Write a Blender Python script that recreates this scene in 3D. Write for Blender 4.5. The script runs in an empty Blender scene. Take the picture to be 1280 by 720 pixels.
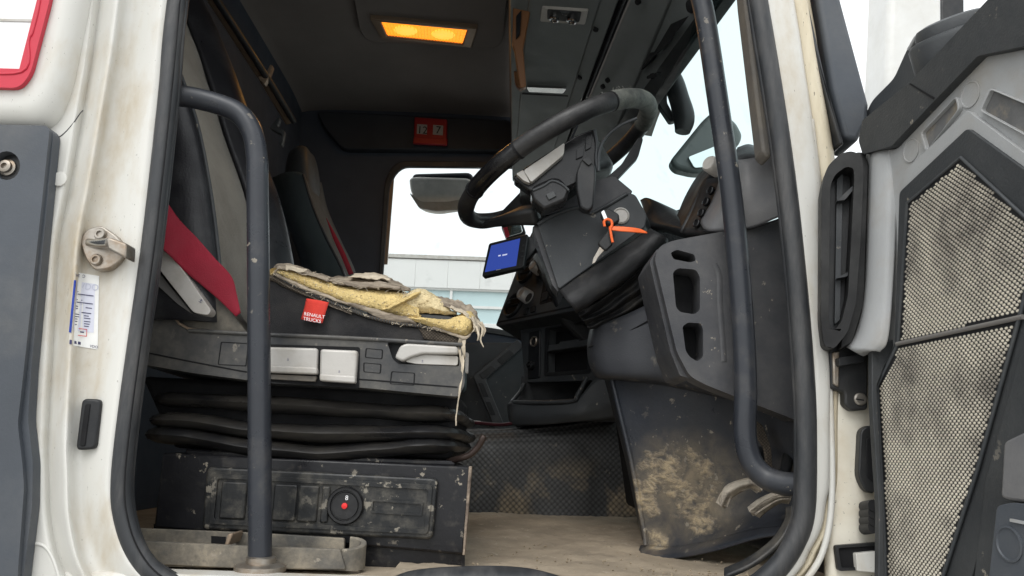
import bpy, bmesh, math, random
from mathutils import Vector, Matrix, noise
from mathutils.geometry import tessellate_polygon
from mathutils.bvhtree import BVHTree
R = math.radians
random.seed(7)
scene = bpy.context.scene
COL = scene.collection
# ---------------------------------------------------------------- camera
FPX = 960.0                       # focal length in pixels of a 1280 wide picture
CAM = Vector((0, -1.1, 0.17)); PITCH = R(12); ROLL = R(2)
FW = Vector((0, math.cos(PITCH), math.sin(PITCH)))
_r = Vector((1, 0, 0)); _u = Vector((0, -math.sin(PITCH), math.cos(PITCH)))
RT = _r * math.cos(ROLL) + _u * math.sin(ROLL)
UP = -_r * math.sin(ROLL) + _u * math.cos(ROLL)
cd = bpy.data.cameras.new('camera'); cd.sensor_width = 36; cd.lens = 36 * FPX / 1280
cd.clip_start = 0.01; cd.clip_end = 2000
cam = bpy.data.objects.new('camera', cd); COL.objects.link(cam)
M = Matrix((RT, UP, -FW)).transposed().to_4x4(); M.translation = CAM
cam.matrix_world = M
scene.camera = cam
# ---------------------------------------------------------------- sky, sun, exposure
w = bpy.data.worlds.new('World'); scene.world = w; w.use_nodes = True
wn = w.node_tree.nodes; wl = w.node_tree.links; wn.clear()
sky = wn.new('ShaderNodeTexSky'); sky.sky_type = 'NISHITA'; sky.sun_disc = False
sky.sun_elevation = R(52); sky.sun_rotation = R(195); sky.dust_density = 6; sky.air_density = 1.2
hs = wn.new('ShaderNodeHueSaturation'); hs.inputs['Saturation'].default_value = 0.09
bg = wn.new('ShaderNodeBackground'); bg.inputs[1].default_value = 0.15
wo = wn.new('ShaderNodeOutputWorld')
ov = wn.new('ShaderNodeMix'); ov.data_type = 'RGBA'; ov.inputs[0].default_value = .75; ov.inputs[7].default_value = (8.6, 8.9, 9.1, 1)   # even overcast layer
wl.new(sky.outputs[0], hs.inputs['Color']); wl.new(hs.outputs[0], ov.inputs[6]); wl.new(ov.outputs[2], bg.inputs[0]); wl.new(bg.outputs[0], wo.inputs[0])
sd = bpy.data.lights.new('sun', 'SUN'); sd.energy = 0.6; sd.angle = R(30); sd.color = (1, .98, .95)
so = bpy.data.objects.new('sun', sd); COL.objects.link(so)
so.rotation_euler = (R(42), 0, R(-18))
vs = scene.view_settings; vs.view_transform = 'Standard'; vs.look = 'None'; vs.gamma = 1; vs.exposure = 0.45
scene.display_settings.display_device = 'sRGB'

# ---------------------------------------------------------------- helpers
def ray(px, py):
    return FW * FPX + RT * (px - 640) - UP * (py - 360)
def P(px, py, Y):
    """pixel -> world point; Y is a depth plane (y = Y) or a plane (point, normal)"""
    d = ray(px, py)
    if isinstance(Y, tuple):
        return CAM + d * ((Y[0] - CAM).dot(Y[1]) / d.dot(Y[1]))
    return CAM + d * ((Y - CAM.y) / d.y)
def PZ(px, py, Z):
    d = ray(px, py); return CAM + d * ((Z - CAM.z) / d.z)
def V(p, Y=None):
    if isinstance(p, Vector): return p.copy()
    return P(p[0], p[1], p[2]) if len(p) > 2 else P(p[0], p[1], Y)
def plane3(a, b, c):
    n = (b - a).cross(c - a).normalized()
    if n.dot(a - CAM) < 0: n = -n
    return (a, n)                 # normal points away from the camera
def rootloc(p):
    while p.parent: p = p.parent
    return p.location
def thing(name, label, cat, loc, group=None):
    o = bpy.data.objects.new(name, None); COL.objects.link(o); o.location = loc; o.empty_display_size = .05
    o['label'] = label; o['category'] = cat
    if group: o['group'] = group
    return o
def mk(name, vs_, fs, mat, parent=None, bevel=0, seg=2, ang=35, kind=None, label=None, solid=0, sub=0):
    off = rootloc(parent) if parent else Vector((0, 0, 0))
    me = bpy.data.meshes.new(name)
    me.from_pydata([tuple(Vector(v) - off) for v in vs_], [], fs)
    bm = bmesh.new(); bm.from_mesh(me)
    bmesh.ops.remove_doubles(bm, verts=bm.verts, dist=1e-6)
    if not solid: bmesh.ops.recalc_face_normals(bm, faces=bm.faces)
    bm.to_mesh(me); bm.free()
    me.polygons.foreach_set('use_smooth', [True] * len(me.polygons))
    me.set_sharp_from_angle(angle=R(ang))
    me.materials.append(mat)
    o = bpy.data.objects.new(name, me); COL.objects.link(o)
    if parent: o.parent = parent
    if solid:
        m = o.modifiers.new('solid', 'SOLIDIFY'); m.thickness = abs(solid); m.offset = 1 if solid > 0 else -1
    if bevel:
        m = o.modifiers.new('bevel', 'BEVEL'); m.width = bevel; m.segments = seg; m.limit_method = 'ANGLE'; m.angle_limit = R(32); m.harden_normals = False
    if sub:
        m = o.modifiers.new('sub', 'SUBSURF'); m.levels = sub; m.render_levels = sub
    if kind: o['kind'] = kind
    if label: o['label'] = label
    return o
def rnd(pts, r, n=4):
    """round the corners of a 2-D / 3-D outline (any tuple length)"""
    out = []
    k = len(pts)
    for i in range(k):
        a, b, c = Vector(pts[i - 1]), Vector(pts[i]), Vector(pts[(i + 1) % k])
        la, lc = (a - b).length, (c - b).length
        ra = min(r, la * .48, lc * .48)
        p0 = b + (a - b) * (ra / la); p1 = b + (c - b) * (ra / lc)
        for j in range(n + 1):
            t = j / n
            q = p0 * (1 - t) ** 2 + b * 2 * t * (1 - t) + p1 * t * t
            out.append(tuple(q))
    return out
def prism(name, parent, mat, pts, Y=None, t=.02, bevel=.003, holes=(), seg=2, off=0, **kw):
    """outline (pixels on a plane, or Vectors) with optional holes, extruded away from the camera"""
    if isinstance(Y, tuple):
        dirv = Y[1]; Y = (Y[0] + dirv * off, dirv); off = 0
    else: dirv = Vector((0, 1, 0))
    loops = [[V(p, Y) + dirv * off for p in lp] for lp in [pts] + list(holes)]
    tv = t if isinstance(t, Vector) else dirv * t
    tris = tessellate_polygon(loops)
    flat = [p for l in loops for p in l]; n = len(flat)
    vs_ = flat + [p + tv for p in flat]
    fs = []
    if holes:
        for a, b, c in tris: fs += [(a, b, c), (c + n, b + n, a + n)]
    else:
        fs += [tuple(range(n)), tuple(range(2 * n - 1, n - 1, -1))]
    s = 0
    for l in loops:
        m = len(l)
        for i in range(m):
            a, b = s + i, s + (i + 1) % m
            fs.append((a, b, b + n, a + n))
        s += m
    return mk(name, vs_, fs, mat, parent, bevel, seg, **kw)
def cr(p0, p1, p2, p3, t):
    return .5 * ((2 * p1) + (p2 - p0) * t + (2 * p0 - 5 * p1 + 4 * p2 - p3) * t * t + (3 * p1 - p0 - 3 * p2 + p3) * t ** 3)
def spline(pts, sub, closed=False):
    if sub <= 1: return [p.copy() for p in pts]
    n = len(pts); out = []
    rng = n if closed else n - 1
    for i in range(rng):
        if closed: a, b, c, d = pts[(i - 1) % n], pts[i], pts[(i + 1) % n], pts[(i + 2) % n]
        else:
            b, c = pts[i], pts[i + 1]
            a = pts[i - 1] if i else b + (b - c); d = pts[i + 2] if i + 2 < n else c + (c - b)
        for j in range(sub): out.append(cr(a, b, c, d, j / sub))
    if not closed: out.append(pts[-1].copy())
    return out
SURF = {}
def hit(name, px, py, lift=.0008):
    """pixel -> point just above a sheet built before"""
    d = ray(px, py).normalized(); h = SURF[name].ray_cast(CAM, d)
    return h[0] - d * lift
def grid(name, parent, mat, rows, sub=4, subv=None, th=.004, Y=None, closed_u=False, disp=None, ang=60, **kw):
    """smooth sheet through rows of control points"""
    subv = subv or sub
    R0 = [spline([V(p, Y) for p in r], sub, closed_u) for r in rows]
    cols = list(zip(*R0))
    C2 = [spline(list(c), subv) for c in cols]
    nu, nv = len(C2), len(C2[0])
    vs_ = []
    for u in range(nu):
        for v in range(nv):
            p = C2[u][v]
            if disp:
                amp, sc = disp[0], disp[1]
                q = noise.noise_vector(p * sc) + .5 * noise.noise_vector(p * sc * 2.3)
                if len(disp) > 2: q = q + .6 * noise.noise_vector(p * sc * disp[2]) + .35 * noise.noise_vector(p * sc * disp[2] * 2.2)
                p = p + q * amp
            vs_.append(p)
    fs = []
    for u in range(nu if closed_u else nu - 1):
        u2 = (u + 1) % nu
        for v in range(nv - 1):
            fs.append((u * nv + v, u2 * nv + v, u2 * nv + v + 1, u * nv + v + 1))
    SURF[name] = BVHTree.FromPolygons(vs_, fs)
    # orient so the front faces the camera, thickness goes away from it
    a, b, c = vs_[fs[len(fs) // 2][0]], vs_[fs[len(fs) // 2][1]], vs_[fs[len(fs) // 2][2]]
    if (b - a).cross(c - a).dot(CAM - a) < 0: fs = [f[::-1] for f in fs]
    return mk(name, vs_, fs, mat, parent, ang=ang, solid=-th if th else 0, **kw)
def tube(name, parent, mat, pts, r, Y=None, sub=6, seg=14, closed=False, flat=1.0, upv=None, cap=True, **kw):
    """sweep a round (or flattened) section along a smooth path; r may be a list per control point"""
    pp = [V(p, Y) for p in pts]
    rs = r if isinstance(r, (list, tuple)) else [r] * len(pp)
    path = spline(pp, sub, closed)
    rr = [x.x for x in spline([Vector((x, 0, 0)) for x in rs], sub, closed)]
    n = len(path); vs_ = []; fs = []
    up = Vector(upv) if upv else Vector((0, 1, 0))
    for i, p in enumerate(path):
        t = (path[(i + 1) % n] - path[i - 1]) if closed else (path[min(i + 1, n - 1)] - path[max(i - 1, 0)])
        t.normalize()
        if abs(t.dot(up)) > .97: u0 = Vector((0, 0, 1))
        else: u0 = up
        a = t.cross(u0).normalized(); b = a.cross(t).normalized()
        for k in range(seg):
            th = 2 * math.pi * k / seg
            vs_.append(p + a * (rr[i] * math.cos(th)) + b * (rr[i] * flat * math.sin(th)))
    for i in range(n if closed else n - 1):
        i2 = (i + 1) % n
        for k in range(seg):
            fs.append((i * seg + k, i * seg + (k + 1) % seg, i2 * seg + (k + 1) % seg, i2 * seg + k))
    if not closed and cap:
        fs.append(tuple(range(seg))[::-1]); fs.append(tuple(range((n - 1) * seg, n * seg)))
    return mk(name, vs_, fs, mat, parent, ang=50, **kw)
def lathe(name, parent, mat, o, axis, prof, seg=28, squash=1, **kw):
    """prof: list of (radius, distance along axis)"""
    ax = Vector(axis).normalized()
    h = Vector((0, 0, 1)) if abs(ax.z) < .9 else Vector((1, 0, 0))
    a = ax.cross(h).normalized(); b = ax.cross(a)
    vs_ = []; fs = []
    for r_, d in prof:
        for k in range(seg):
            th = 2 * math.pi * k / seg
            vs_.append(o + ax * d + (a * math.cos(th) * squash + b * math.sin(th)) * max(r_, 1e-5))
    for i in range(len(prof) - 1):
        for k in range(seg):
            fs.append((i * seg + k, i * seg + (k + 1) % seg, (i + 1) * seg + (k + 1) % seg, (i + 1) * seg + k))
    fs.append(tuple(range(seg))[::-1]); fs.append(tuple(range((len(prof) - 1) * seg, len(prof) * seg)))
    return mk(name, vs_, fs, mat, parent, ang=40, **kw)
def box(name, parent, mat, lo, hi, bevel=.004, **kw):
    x0, y0, z0 = lo; x1, y1, z1 = hi
    vs_ = [(x, y, z) for x in (x0, x1) for y in (y0, y1) for z in (z0, z1)]
    fs = [(0, 1, 3, 2), (4, 6, 7, 5), (0, 4, 5, 1), (2, 3, 7, 6), (0, 2, 6, 4), (1, 5, 7, 3)]
    return mk(name, [Vector(v) for v in vs_], fs, mat, parent, bevel, **kw)
def text(name, parent, mat, s, px, py, pl, h, dx=(1, 0), off=-.0008, align='LEFT', thick=.0002, on=None):
    """lettering lying on a plane; px,py baseline start in the picture, h = height in pixels, dx = baseline direction in pixels"""
    cu = bpy.data.curves.new('t', 'FONT'); cu.body = s; cu.size = 1; cu.extrude = 0; cu.resolution_u = 3
    to = bpy.data.objects.new('t', cu); COL.objects.link(to)
    dg = bpy.context.evaluated_depsgraph_get()
    me = bpy.data.meshes.new_from_object(to.evaluated_get(dg))
    bpy.data.objects.remove(to)
    o = P(px, py, pl); ln = math.hypot(*dx)
    ex = P(px + dx[0] / ln, py + dx[1] / ln, pl) - o
    ey = P(px + dx[1] / ln, py - dx[0] / ln, pl) - o
    n = pl[1] if isinstance(pl, tuple) else Vector((0, 1, 0))
    sc = h / .72
    xs = [v.co.x for v in me.vertices]
    sh = -(max(xs) / 2) if align == 'CENTER' and xs else 0
    vs_ = [o + ex * ((v.co.x + sh) * sc) + ey * (v.co.y * sc) + n * off for v in me.vertices]
    if on:
        ux, uy = dx[0] / ln, dx[1] / ln
        vs_ = [hit(on, px + ((v.co.x + sh) * ux + v.co.y * uy) * sc, py + ((v.co.x + sh) * uy - v.co.y * ux) * sc, .0016) for v in me.vertices]
    fs = [tuple(p.vertices) for p in me.polygons]
    bpy.data.meshes.remove(me)
    return mk(name, vs_, fs, mat, parent)

# ---------------------------------------------------------------- materials
def pm(name, col, rough=.5, var=.18, vscale=7, dust=0, dustcol=(.30, .25, .18), dscale=9, dthr=.5, dsoft=.22,
       bump=.15, bscale=220, metal=0, zr=None, spots=0, spotcol=(.02, .018, .015), sscale=60, sheen=0, emit=None, estr=0, spec=.38, stretch=None, rvar=.12, xr=None, coat=0, wave=None, chips=0, chipcol=(.34, .30, .24), swirl=0, wcol=0, blobs=None, haze=0, bdist=.002):
    m = bpy.data.materials.new(name); m.use_nodes = True
    nt = m.node_tree; N = nt.nodes; L = nt.links
    b = N['Principled BSDF']
    tc = N.new('ShaderNodeTexCoord')
    src = tc.outputs['Object']
    if stretch:
        mp = N.new('ShaderNodeMapping'); mp.inputs['Scale'].default_value = stretch; L.new(src, mp.inputs[0]); src2 = mp.outputs[0]
    else: src2 = src
    def nz(scale, det=5, s=src2):
        n = N.new('ShaderNodeTexNoise'); n.inputs['Scale'].default_value = scale; n.inputs['Detail'].default_value = det
        n.inputs['Roughness'].default_value = .62; n.inputs['Distortion'].default_value = swirl; L.new(s, n.inputs['Vector']); return n.outputs['Fac']
    def mr(v, a, b_, c=0, d=1):
        n = N.new('ShaderNodeMapRange'); L.new(v, n.inputs[0])
        for i, x in enumerate((a, b_, c, d)): n.inputs[i + 1].default_value = x
        n.clamp = True; return n.outputs[0]
    def mul(a, b_):
        n = N.new('ShaderNodeMath'); n.operation = 'MULTIPLY'; L.new(a, n.inputs[0])
        if isinstance(b_, (int, float)): n.inputs[1].default_value = b_
        else: L.new(b_, n.inputs[1])
        return n.outputs[0]
    def mix(f, a, b_):
        n = N.new('ShaderNodeMix'); n.data_type = 'RGBA'; L.new(f, n.inputs[0])
        if hasattr(a, 'links'): L.new(a, n.inputs[6])
        else: n.inputs[6].default_value = (*a, 1)
        if hasattr(b_, 'links'): L.new(b_, n.inputs[7])
        else: n.inputs[7].default_value = (*b_, 1)
        return n.outputs[2]
    c0 = tuple(x * (1 - var) for x in col); c1 = tuple(min(1, x * (1 + var)) for x in col)
    cc = mix(mr(nz(vscale), .3, .7), c0, c1)
    rb = mr(nz(vscale * 2.2), .3, .7, max(0, rough - rvar), min(1, rough + rvar))
    if dust:
        f = mr(nz(dscale, 8), dthr - dsoft / 2, dthr + dsoft / 2, 0, dust)
        f = mul(f, mr(nz(dscale * 9, 4), .25, .6, .45, 1))
        for rng, ax in ((zr, 2), (xr, 0)):
            if rng:
                sp = N.new('ShaderNodeSeparateXYZ'); L.new(src, sp.inputs[0])
                f = mul(f, mr(sp.outputs[ax], rng[0], rng[1]))
        if blobs:
            tot = None
            for c_, r_ in blobs:
                vm = N.new('ShaderNodeVectorMath'); vm.operation = 'DISTANCE'; L.new(src, vm.inputs[0]); vm.inputs[1].default_value = c_
                g = mr(vm.outputs['Value'], r_, r_ * .35)
                if tot is None: tot = g
                else:
                    n = N.new('ShaderNodeMath'); n.operation = 'MAXIMUM'; L.new(tot, n.inputs[0]); L.new(g, n.inputs[1]); tot = n.outputs[0]
            # mud edge broken up by noise
            n = N.new('ShaderNodeMath'); n.operation = 'ADD'; L.new(mul(tot, .42), n.inputs[0]); L.new(nz(dscale, 9), n.inputs[1])
            f = mr(n.outputs[0], dthr, dthr + dsoft)
            sm = N.new('ShaderNodeMapping'); sm.inputs['Rotation'].default_value = (0, R(38), 0); sm.inputs['Scale'].default_value = (.7, 1, 1.5); L.new(src, sm.inputs[0])
            f = mul(f, mr(nz(46, 8, sm.outputs[0]), .36, .60, .12, dust)); f = mul(f, mr(nz(dscale * 4, 6), .36, .54, .35, 1)); f = mul(f, mr(tot, 0, .2))
            soft = mul(mul(tot, .5), mr(nz(30, 7), .3, .68))
            n = N.new('ShaderNodeMath'); n.operation = 'MAXIMUM'; L.new(f, n.inputs[0]); L.new(soft, n.inputs[1]); f = n.outputs[0]
            mudf = f
        cc = mix(f, cc, dustcol)
        rb = mr(f, 0, 1, rough, .92) if False else rb
    if haze:
        cc = mix(mr(nz(5, 7), .35, .75, 0, haze), cc, (.17, .155, .13))
    if chips:
        f = mr(nz(46, 6), .665 - chips * .06, .69 - chips * .06)
        f = mul(f, mr(nz(4, 3), .42, .56)); f = mul(f, .75)
        cc = mix(f, cc, chipcol)
    if wave:
        wm = N.new('ShaderNodeMapping'); wm.inputs['Rotation'].default_value = (0, R(45), 0); L.new(src, wm.inputs[0])
        wv = N.new('ShaderNodeTexVoronoi'); wv.inputs['Scale'].default_value = wave; wv.inputs['Randomness'].default_value = .0; L.new(wm.outputs[0], wv.inputs['Vector'])
        if wcol:
            f = mul(mr(wv.outputs['Distance'], .25, .75), wcol); cc = mix(f, cc, (.006, .006, .006))
    if spots:
        f = mr(nz(sscale, 3), .66 - spots * .1, .70 - spots * .1)
        f = mul(f, .85)
        cc = mix(f, cc, spotcol)
    L.new(cc, b.inputs['Base Color']); L.new(rb, b.inputs['Roughness'])
    b.inputs['Metallic'].default_value = metal
    b.inputs['Specular IOR Level'].default_value = spec
    if coat: b.inputs['Coat Weight'].default_value = coat; b.inputs['Coat Roughness'].default_value = .15
    if sheen: b.inputs['Sheen Weight'].default_value = sheen
    if bump:
        bp = N.new('ShaderNodeBump'); bp.inputs['Strength'].default_value = bump; bp.inputs['Distance'].default_value = bdist
        if wave:
            bp.invert = True; L.new(wv.outputs['Distance'], bp.inputs['Height'])
        elif blobs:
            n = N.new('ShaderNodeMath'); n.operation = 'ADD'; L.new(mul(nz(bscale, 4), .3), n.inputs[0]); L.new(mul(mudf, 1.5), n.inputs[1]); L.new(n.outputs[0], bp.inputs['Height'])
        else: L.new(nz(bscale, 4), bp.inputs['Height'])
        L.new(bp.outputs[0], b.inputs['Normal'])
    if emit:
        b.inputs['Emission Color'].default_value = (*emit, 1); b.inputs['Emission Strength'].default_value = estr
    return m
TAN = (.36, .30, .21)
m_white = pm('white_paint', (.62, .61, .57), .32, .04, 3, dust=.8, dustcol=(.42, .33, .20), dscale=5.5, dthr=.60, dsoft=.24, bump=.02, bscale=60, spots=-.35, sscale=240, spotcol=(.12, .1, .08), rvar=.06, stretch=(1.6, 1, .7))
m_cream = pm('dirty_cream_paint', (.64, .57, .43), .5, .1, 7, dust=.75, dustcol=(.33, .25, .14), dscale=8, dthr=.58, dsoft=.3, bump=.1, bscale=90, spots=-.1, sscale=150, stretch=(2.2, 1, .5))
m_fair = pm('slate_plastic', (.06, .068, .08), .5, .14, 5, dust=.22, dustcol=(.2, .19, .17), dscale=6, dthr=.55, bump=.12, bscale=260)
m_rub = pm('seal_rubber', (.030, .032, .035), .48, .2, 9, dust=.35, dustcol=(.16, .15, .14), dscale=10, dthr=.56, bump=.08, bscale=120, stretch=(3, 1, .6))
m_handle = pm('painted_handle', (.028, .031, .038), .34, .12, 8, chips=.35, dust=.13, dustcol=(.30, .26, .2), dscale=16, dthr=.62, bump=.05, bscale=300)
m_black = pm('black_plastic', (.013, .014, .016), .45, .2, 8, dust=.16, dustcol=(.14, .13, .11), dscale=7, dthr=.55, bump=.15, bscale=300)
m_blackd = pm('dusty_black_plastic', (.020, .021, .023), .5, .2, 8, dust=.6, dustcol=(.24, .21, .16), dscale=7, dthr=.55, bump=.2, bscale=240, spots=0)
m_void = pm('black_void', (.004, .004, .005), .8, .2, 8, bump=0)
m_dash = pm('dash_plastic', (.042, .046, .050), .5, .16, 6, chips=.15, dust=.22, dustcol=(.13, .125, .11), dscale=6, dthr=.57, bump=.18, bscale=320)
m_pod = pm('pod_plastic', (.042, .044, .051), .48, .16, 6, chips=.25, dust=.42, dustcol=(.17, .16, .145), dscale=6, dthr=.52, dsoft=.4, bump=.18, bscale=320)
m_podcap = pm('pod_cap_plastic', (.13, .13, .135), .5, .1, 6, dust=.3, dustcol=(.25, .24, .22), dscale=8, dthr=.55, bump=.15, bscale=320)
_kr = P(780, 660, .6)
m_knee = pm('muddy_knee_plastic', (.030, .035, .046), .38, .2, 6, dust=1, dustcol=(.50, .395, .25), dscale=11, dthr=.755, dsoft=.12, bump=.7, bscale=140, chips=.6, haze=.24, swirl=.3,
            blobs=[(tuple(P(868, 612, .36) - _kr), .12), (tuple(P(828, 596, .39) - _kr), .10), (tuple(P(818, 672, .42) - _kr), .05), (tuple(P(812, 620, .47) - _kr), .08)])
m_mat = pm('hump_rubber_mat', (.095, .095, .093), .6, .25, 6, dust=.95, dustcol=(.42, .33, .21), dscale=8, dthr=.54, dsoft=.14, bump=1.0, wave=92, wcol=.85, zr=(.17, .05), chips=.4, swirl=.6)
m_floor = pm('dirt_floor', (.37, .305, .225), .95, .25, 7, dust=.75, dustcol=(.22, .185, .14), dscale=9, dthr=.57, dsoft=.22, bump=1, bscale=60, swirl=.5, spots=-.05, sscale=140, spotcol=(.16, .135, .10), chips=.6, chipcol=(.55, .48, .38))
m_sill = pm('dusty_sill', (.10, .096, .088), .8, .35, 12, dust=.9, dustcol=(.33, .285, .215), dscale=16, dthr=.5, dsoft=.3, bump=.5, bscale=120, chips=.6)
m_box = pm('seat_box_plastic', (.009, .009, .011), .36, .25, 9, dust=.3, dustcol=(.2, .18, .15), dscale=30, dthr=.66, dsoft=.2, bump=.15, bscale=150, chips=.7)
m_boxlid = pm('seat_box_lid', (.012, .013, .014), .4, .3, 9, dust=.38, dustcol=(.26, .235, .19), dscale=40, dthr=.62, dsoft=.3, bump=.2, bscale=150, chips=1.1, chipcol=(.30, .27, .22))
m_trim = pm('seat_trim_plastic', (.032, .034, .038), .4, .2, 8, chips=.5, dust=.5, dustcol=(.22, .20, .165), dscale=10, dthr=.52, dsoft=.35, bump=.12, bscale=250)
m_bel = pm('bellows_rubber', (.012, .012, .013), .34, .2, 7, dust=.42, dustcol=(.17, .15, .12), dscale=9, dthr=.60, dsoft=.4, bump=.1, bscale=160, stretch=(.5, 1, 2))
m_sideleather = pm('black_leather', (.014, .014, .017), .38, .2, 9, dust=.3, dustcol=(.10, .10, .10), dscale=9, dthr=.58, bump=.25, bscale=260)
m_tealleather = pm('teal_black_vinyl', (.085, .105, .108), .42, .15, 9, dust=.3, dustcol=(.12, .13, .12), dscale=9, dthr=.58, bump=.2, bscale=260)
m_fabric = pm('worn_grey_fabric', (.27, .245, .205), .95, .22, 5, dust=.6, dustcol=(.10, .085, .06), dscale=6, dthr=.54, dsoft=.3, bump=.8, bscale=700, sheen=.2)
m_sidefab = pm('black_mesh_fabric', (.016, .016, .018), .85, .2, 8, dust=.3, dustcol=(.1, .09, .08), dscale=8, bump=.6, bscale=600)
m_trimfab = pm('brown_mesh_trim', (.13, .105, .08), .95, .3, 30, bump=1, wave=260, wcol=.8)
m_foam = pm('yellow_foam', (.66, .50, .22), .95, .16, 22, dust=.55, dustcol=(.44, .30, .11), dscale=26, dthr=.55, dsoft=.2, bump=1, bdist=.007, bscale=120, spots=-.2, sscale=90, spotcol=(.16, .10, .03))
m_foamp = pm('pale_foam', (.68, .56, .33), .95, .14, 26, dust=.5, dustcol=(.45, .33, .16), dscale=30, dthr=.55, bump=1, bdist=.007, bscale=120, spots=-.2, sscale=90, spotcol=(.2, .13, .05))
m_torn = pm('torn_cover_cloth', (.36, .30, .23), .95, .35, 20, dust=.85, dustcol=(.09, .07, .055), dscale=30, dthr=.52, dsoft=.16, bump=.8, bscale=200, stretch=(.35, 1, 2.2))
m_thread = pm('frayed_thread', (.50, .43, .33), .95, .25, 40, bump=.3)
m_silver = pm('scuffed_silver_plastic', (.47, .45, .42), .42, .1, 10, dust=.5, dustcol=(.26, .22, .16), dscale=14, dthr=.56, bump=.1, bscale=200, metal=.15)
m_metal = pm('worn_steel', (.36, .33, .29), .42, .2, 18, dust=.7, dustcol=(.22, .13, .06), dscale=24, dthr=.56, bump=.2, bscale=150, metal=.85)
m_chrome = pm('chrome', (.7, .7, .7), .15, .05, 10, bump=0, metal=1, rvar=.05)
m_redbelt = pm('red_webbing', (.27, .010, .028), .75, .15, 8, dust=.3, dustcol=(.2, .02, .03), dscale=14, bump=.5, bscale=500)
m_red = pm('red_plastic', (.52, .03, .055), .38, .08, 6, bump=.04)
m_redtag = pm('red_label_cloth', (.62, .045, .03), .8, .12, 20, bump=.4, bscale=500)
m_redcal = pm('red_calendar_plastic', (.26, .008, .014), .4, .1, 10, bump=.05)
m_white2 = pm('white_print', (.85, .85, .85), .6, .03, 10, bump=0)
m_paper = pm('sticker_paper', (.78, .78, .76), .6, .06, 20, dust=.35, dustcol=(.5, .45, .35), dscale=18, dthr=.6, bump=.05)
m_blue = pm('blue_ink', (.02, .05, .32), .6, .05, 10, bump=0)
m_ink = pm('dark_ink', (.05, .05, .12), .7, .05, 10, bump=0)
m_greyink = pm('pale_ink', (.5, .52, .62), .7, .05, 10, bump=0)
m_redink = pm('red_ink', (.6, .05, .05), .6, .05, 10, bump=0)
m_head = pm('headliner', (.21, .19, .18), .95, .1, 3, bump=.5, bscale=500)
m_wall = pm('dark_wall_trim', (.055, .066, .088), .7, .15, 4, bump=.3, bscale=300)
m_console = pm('console_plastic', (.165, .18, .178), .55, .08, 5, bump=.2, bscale=350, dust=.2, dustcol=(.14, .14, .13), dscale=4)
m_wood = pm('brown_trim', (.19, .085, .035), .4, .1, 5, bump=.05)
m_rail = pm('tan_rail', (.28, .21, .15), .4, .12, 9, bump=.1, metal=.3)
m_wheel = pm('wheel_leather', (.016, .016, .017), .42, .25, 12, dust=.35, dustcol=(.09, .085, .08), dscale=14, dthr=.55, bump=.3, bscale=200)
m_wrap = pm('worn_wheel_wrap', (.065, .068, .062), .75, .3, 20, dust=.6, dustcol=(.20, .20, .17), dscale=20, bump=.5, bscale=200)
m_gloss = pm('gloss_black', (.008, .008, .009), .24, .1, 10, dust=.25, dustcol=(.1, .1, .1), dscale=12, dthr=.6, bump=0)
m_orange = pm('orange_tag_plastic', (.95, .16, .035), .4, .05, 10, bump=.05)
m_boot = pm('boot_leather', (.013, .013, .014), .62, .25, 10, dust=.4, dustcol=(.14, .12, .09), dscale=10, dthr=.62, dsoft=.2, bump=.4, bscale=120)
m_doorg = pm('door_grey_plastic', (.33, .335, .335), .5, .08, 6, dust=.5, dustcol=(.28, .24, .18), dscale=10, dthr=.6, dsoft=.2, bump=.18, bscale=380)
m_doorb = pm('door_black_plastic', (.030, .033, .036), .55, .2, 6, chips=.2, dust=.3, dustcol=(.11, .108, .10), dscale=7, dthr=.52, dsoft=.4, bump=.3, bscale=300)
m_dots = pm('grille_dots', (.60, .55, .455), .7, .15, 25, dust=.95, dustcol=(.07, .06, .055), dscale=7, dthr=.55, dsoft=.22, bump=.1, bscale=300, stretch=(1, 1, 1))
m_rest = pm('pedal_rubber', (.42, .37, .30), .85, .2, 30, dust=.8, dustcol=(.14, .12, .10), dscale=50, dthr=.56, dsoft=.15, bump=.5, bscale=150)
m_mirror = pm('mirror_glass', (.75, .8, .8), .04, .02, 5, bump=0, metal=1, rvar=.02)
m_bwall = pm('warehouse_cladding', (.72, .71, .69), .6, .03, .5, bump=.05, bscale=5)
m_bglass = pm('warehouse_glazing', (.52, .64, .65), .4, .06, .6, bump=0)
m_ground = pm('concrete_yard', (.34, .33, .31), .9, .15, .7, bump=.3, bscale=20)
m_grit = pm('grit', (.30, .245, .17), .9, .3, 60, bump=.2)
m_amber = pm('amber_lens', (1, .45, .06), .3, .1, 40, bump=.6, bscale=160, emit=(1, .31, .02), estr=.95)
m_bulb = pm('lit_bulb_reflector', (1, .7, .2), .3, .05, 40, bump=0, emit=(1, .42, .05), estr=1.1)
m_screen = pm('lit_blue_screen', (.01, .02, .1), .15, .05, 5, bump=0, emit=(.045, .085, .42), estr=.55)
m_screentext = pm('screen_text', (.6, .6, .7), .5, .02, 5, bump=0, emit=(.6, .65, .9), estr=.5)
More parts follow.
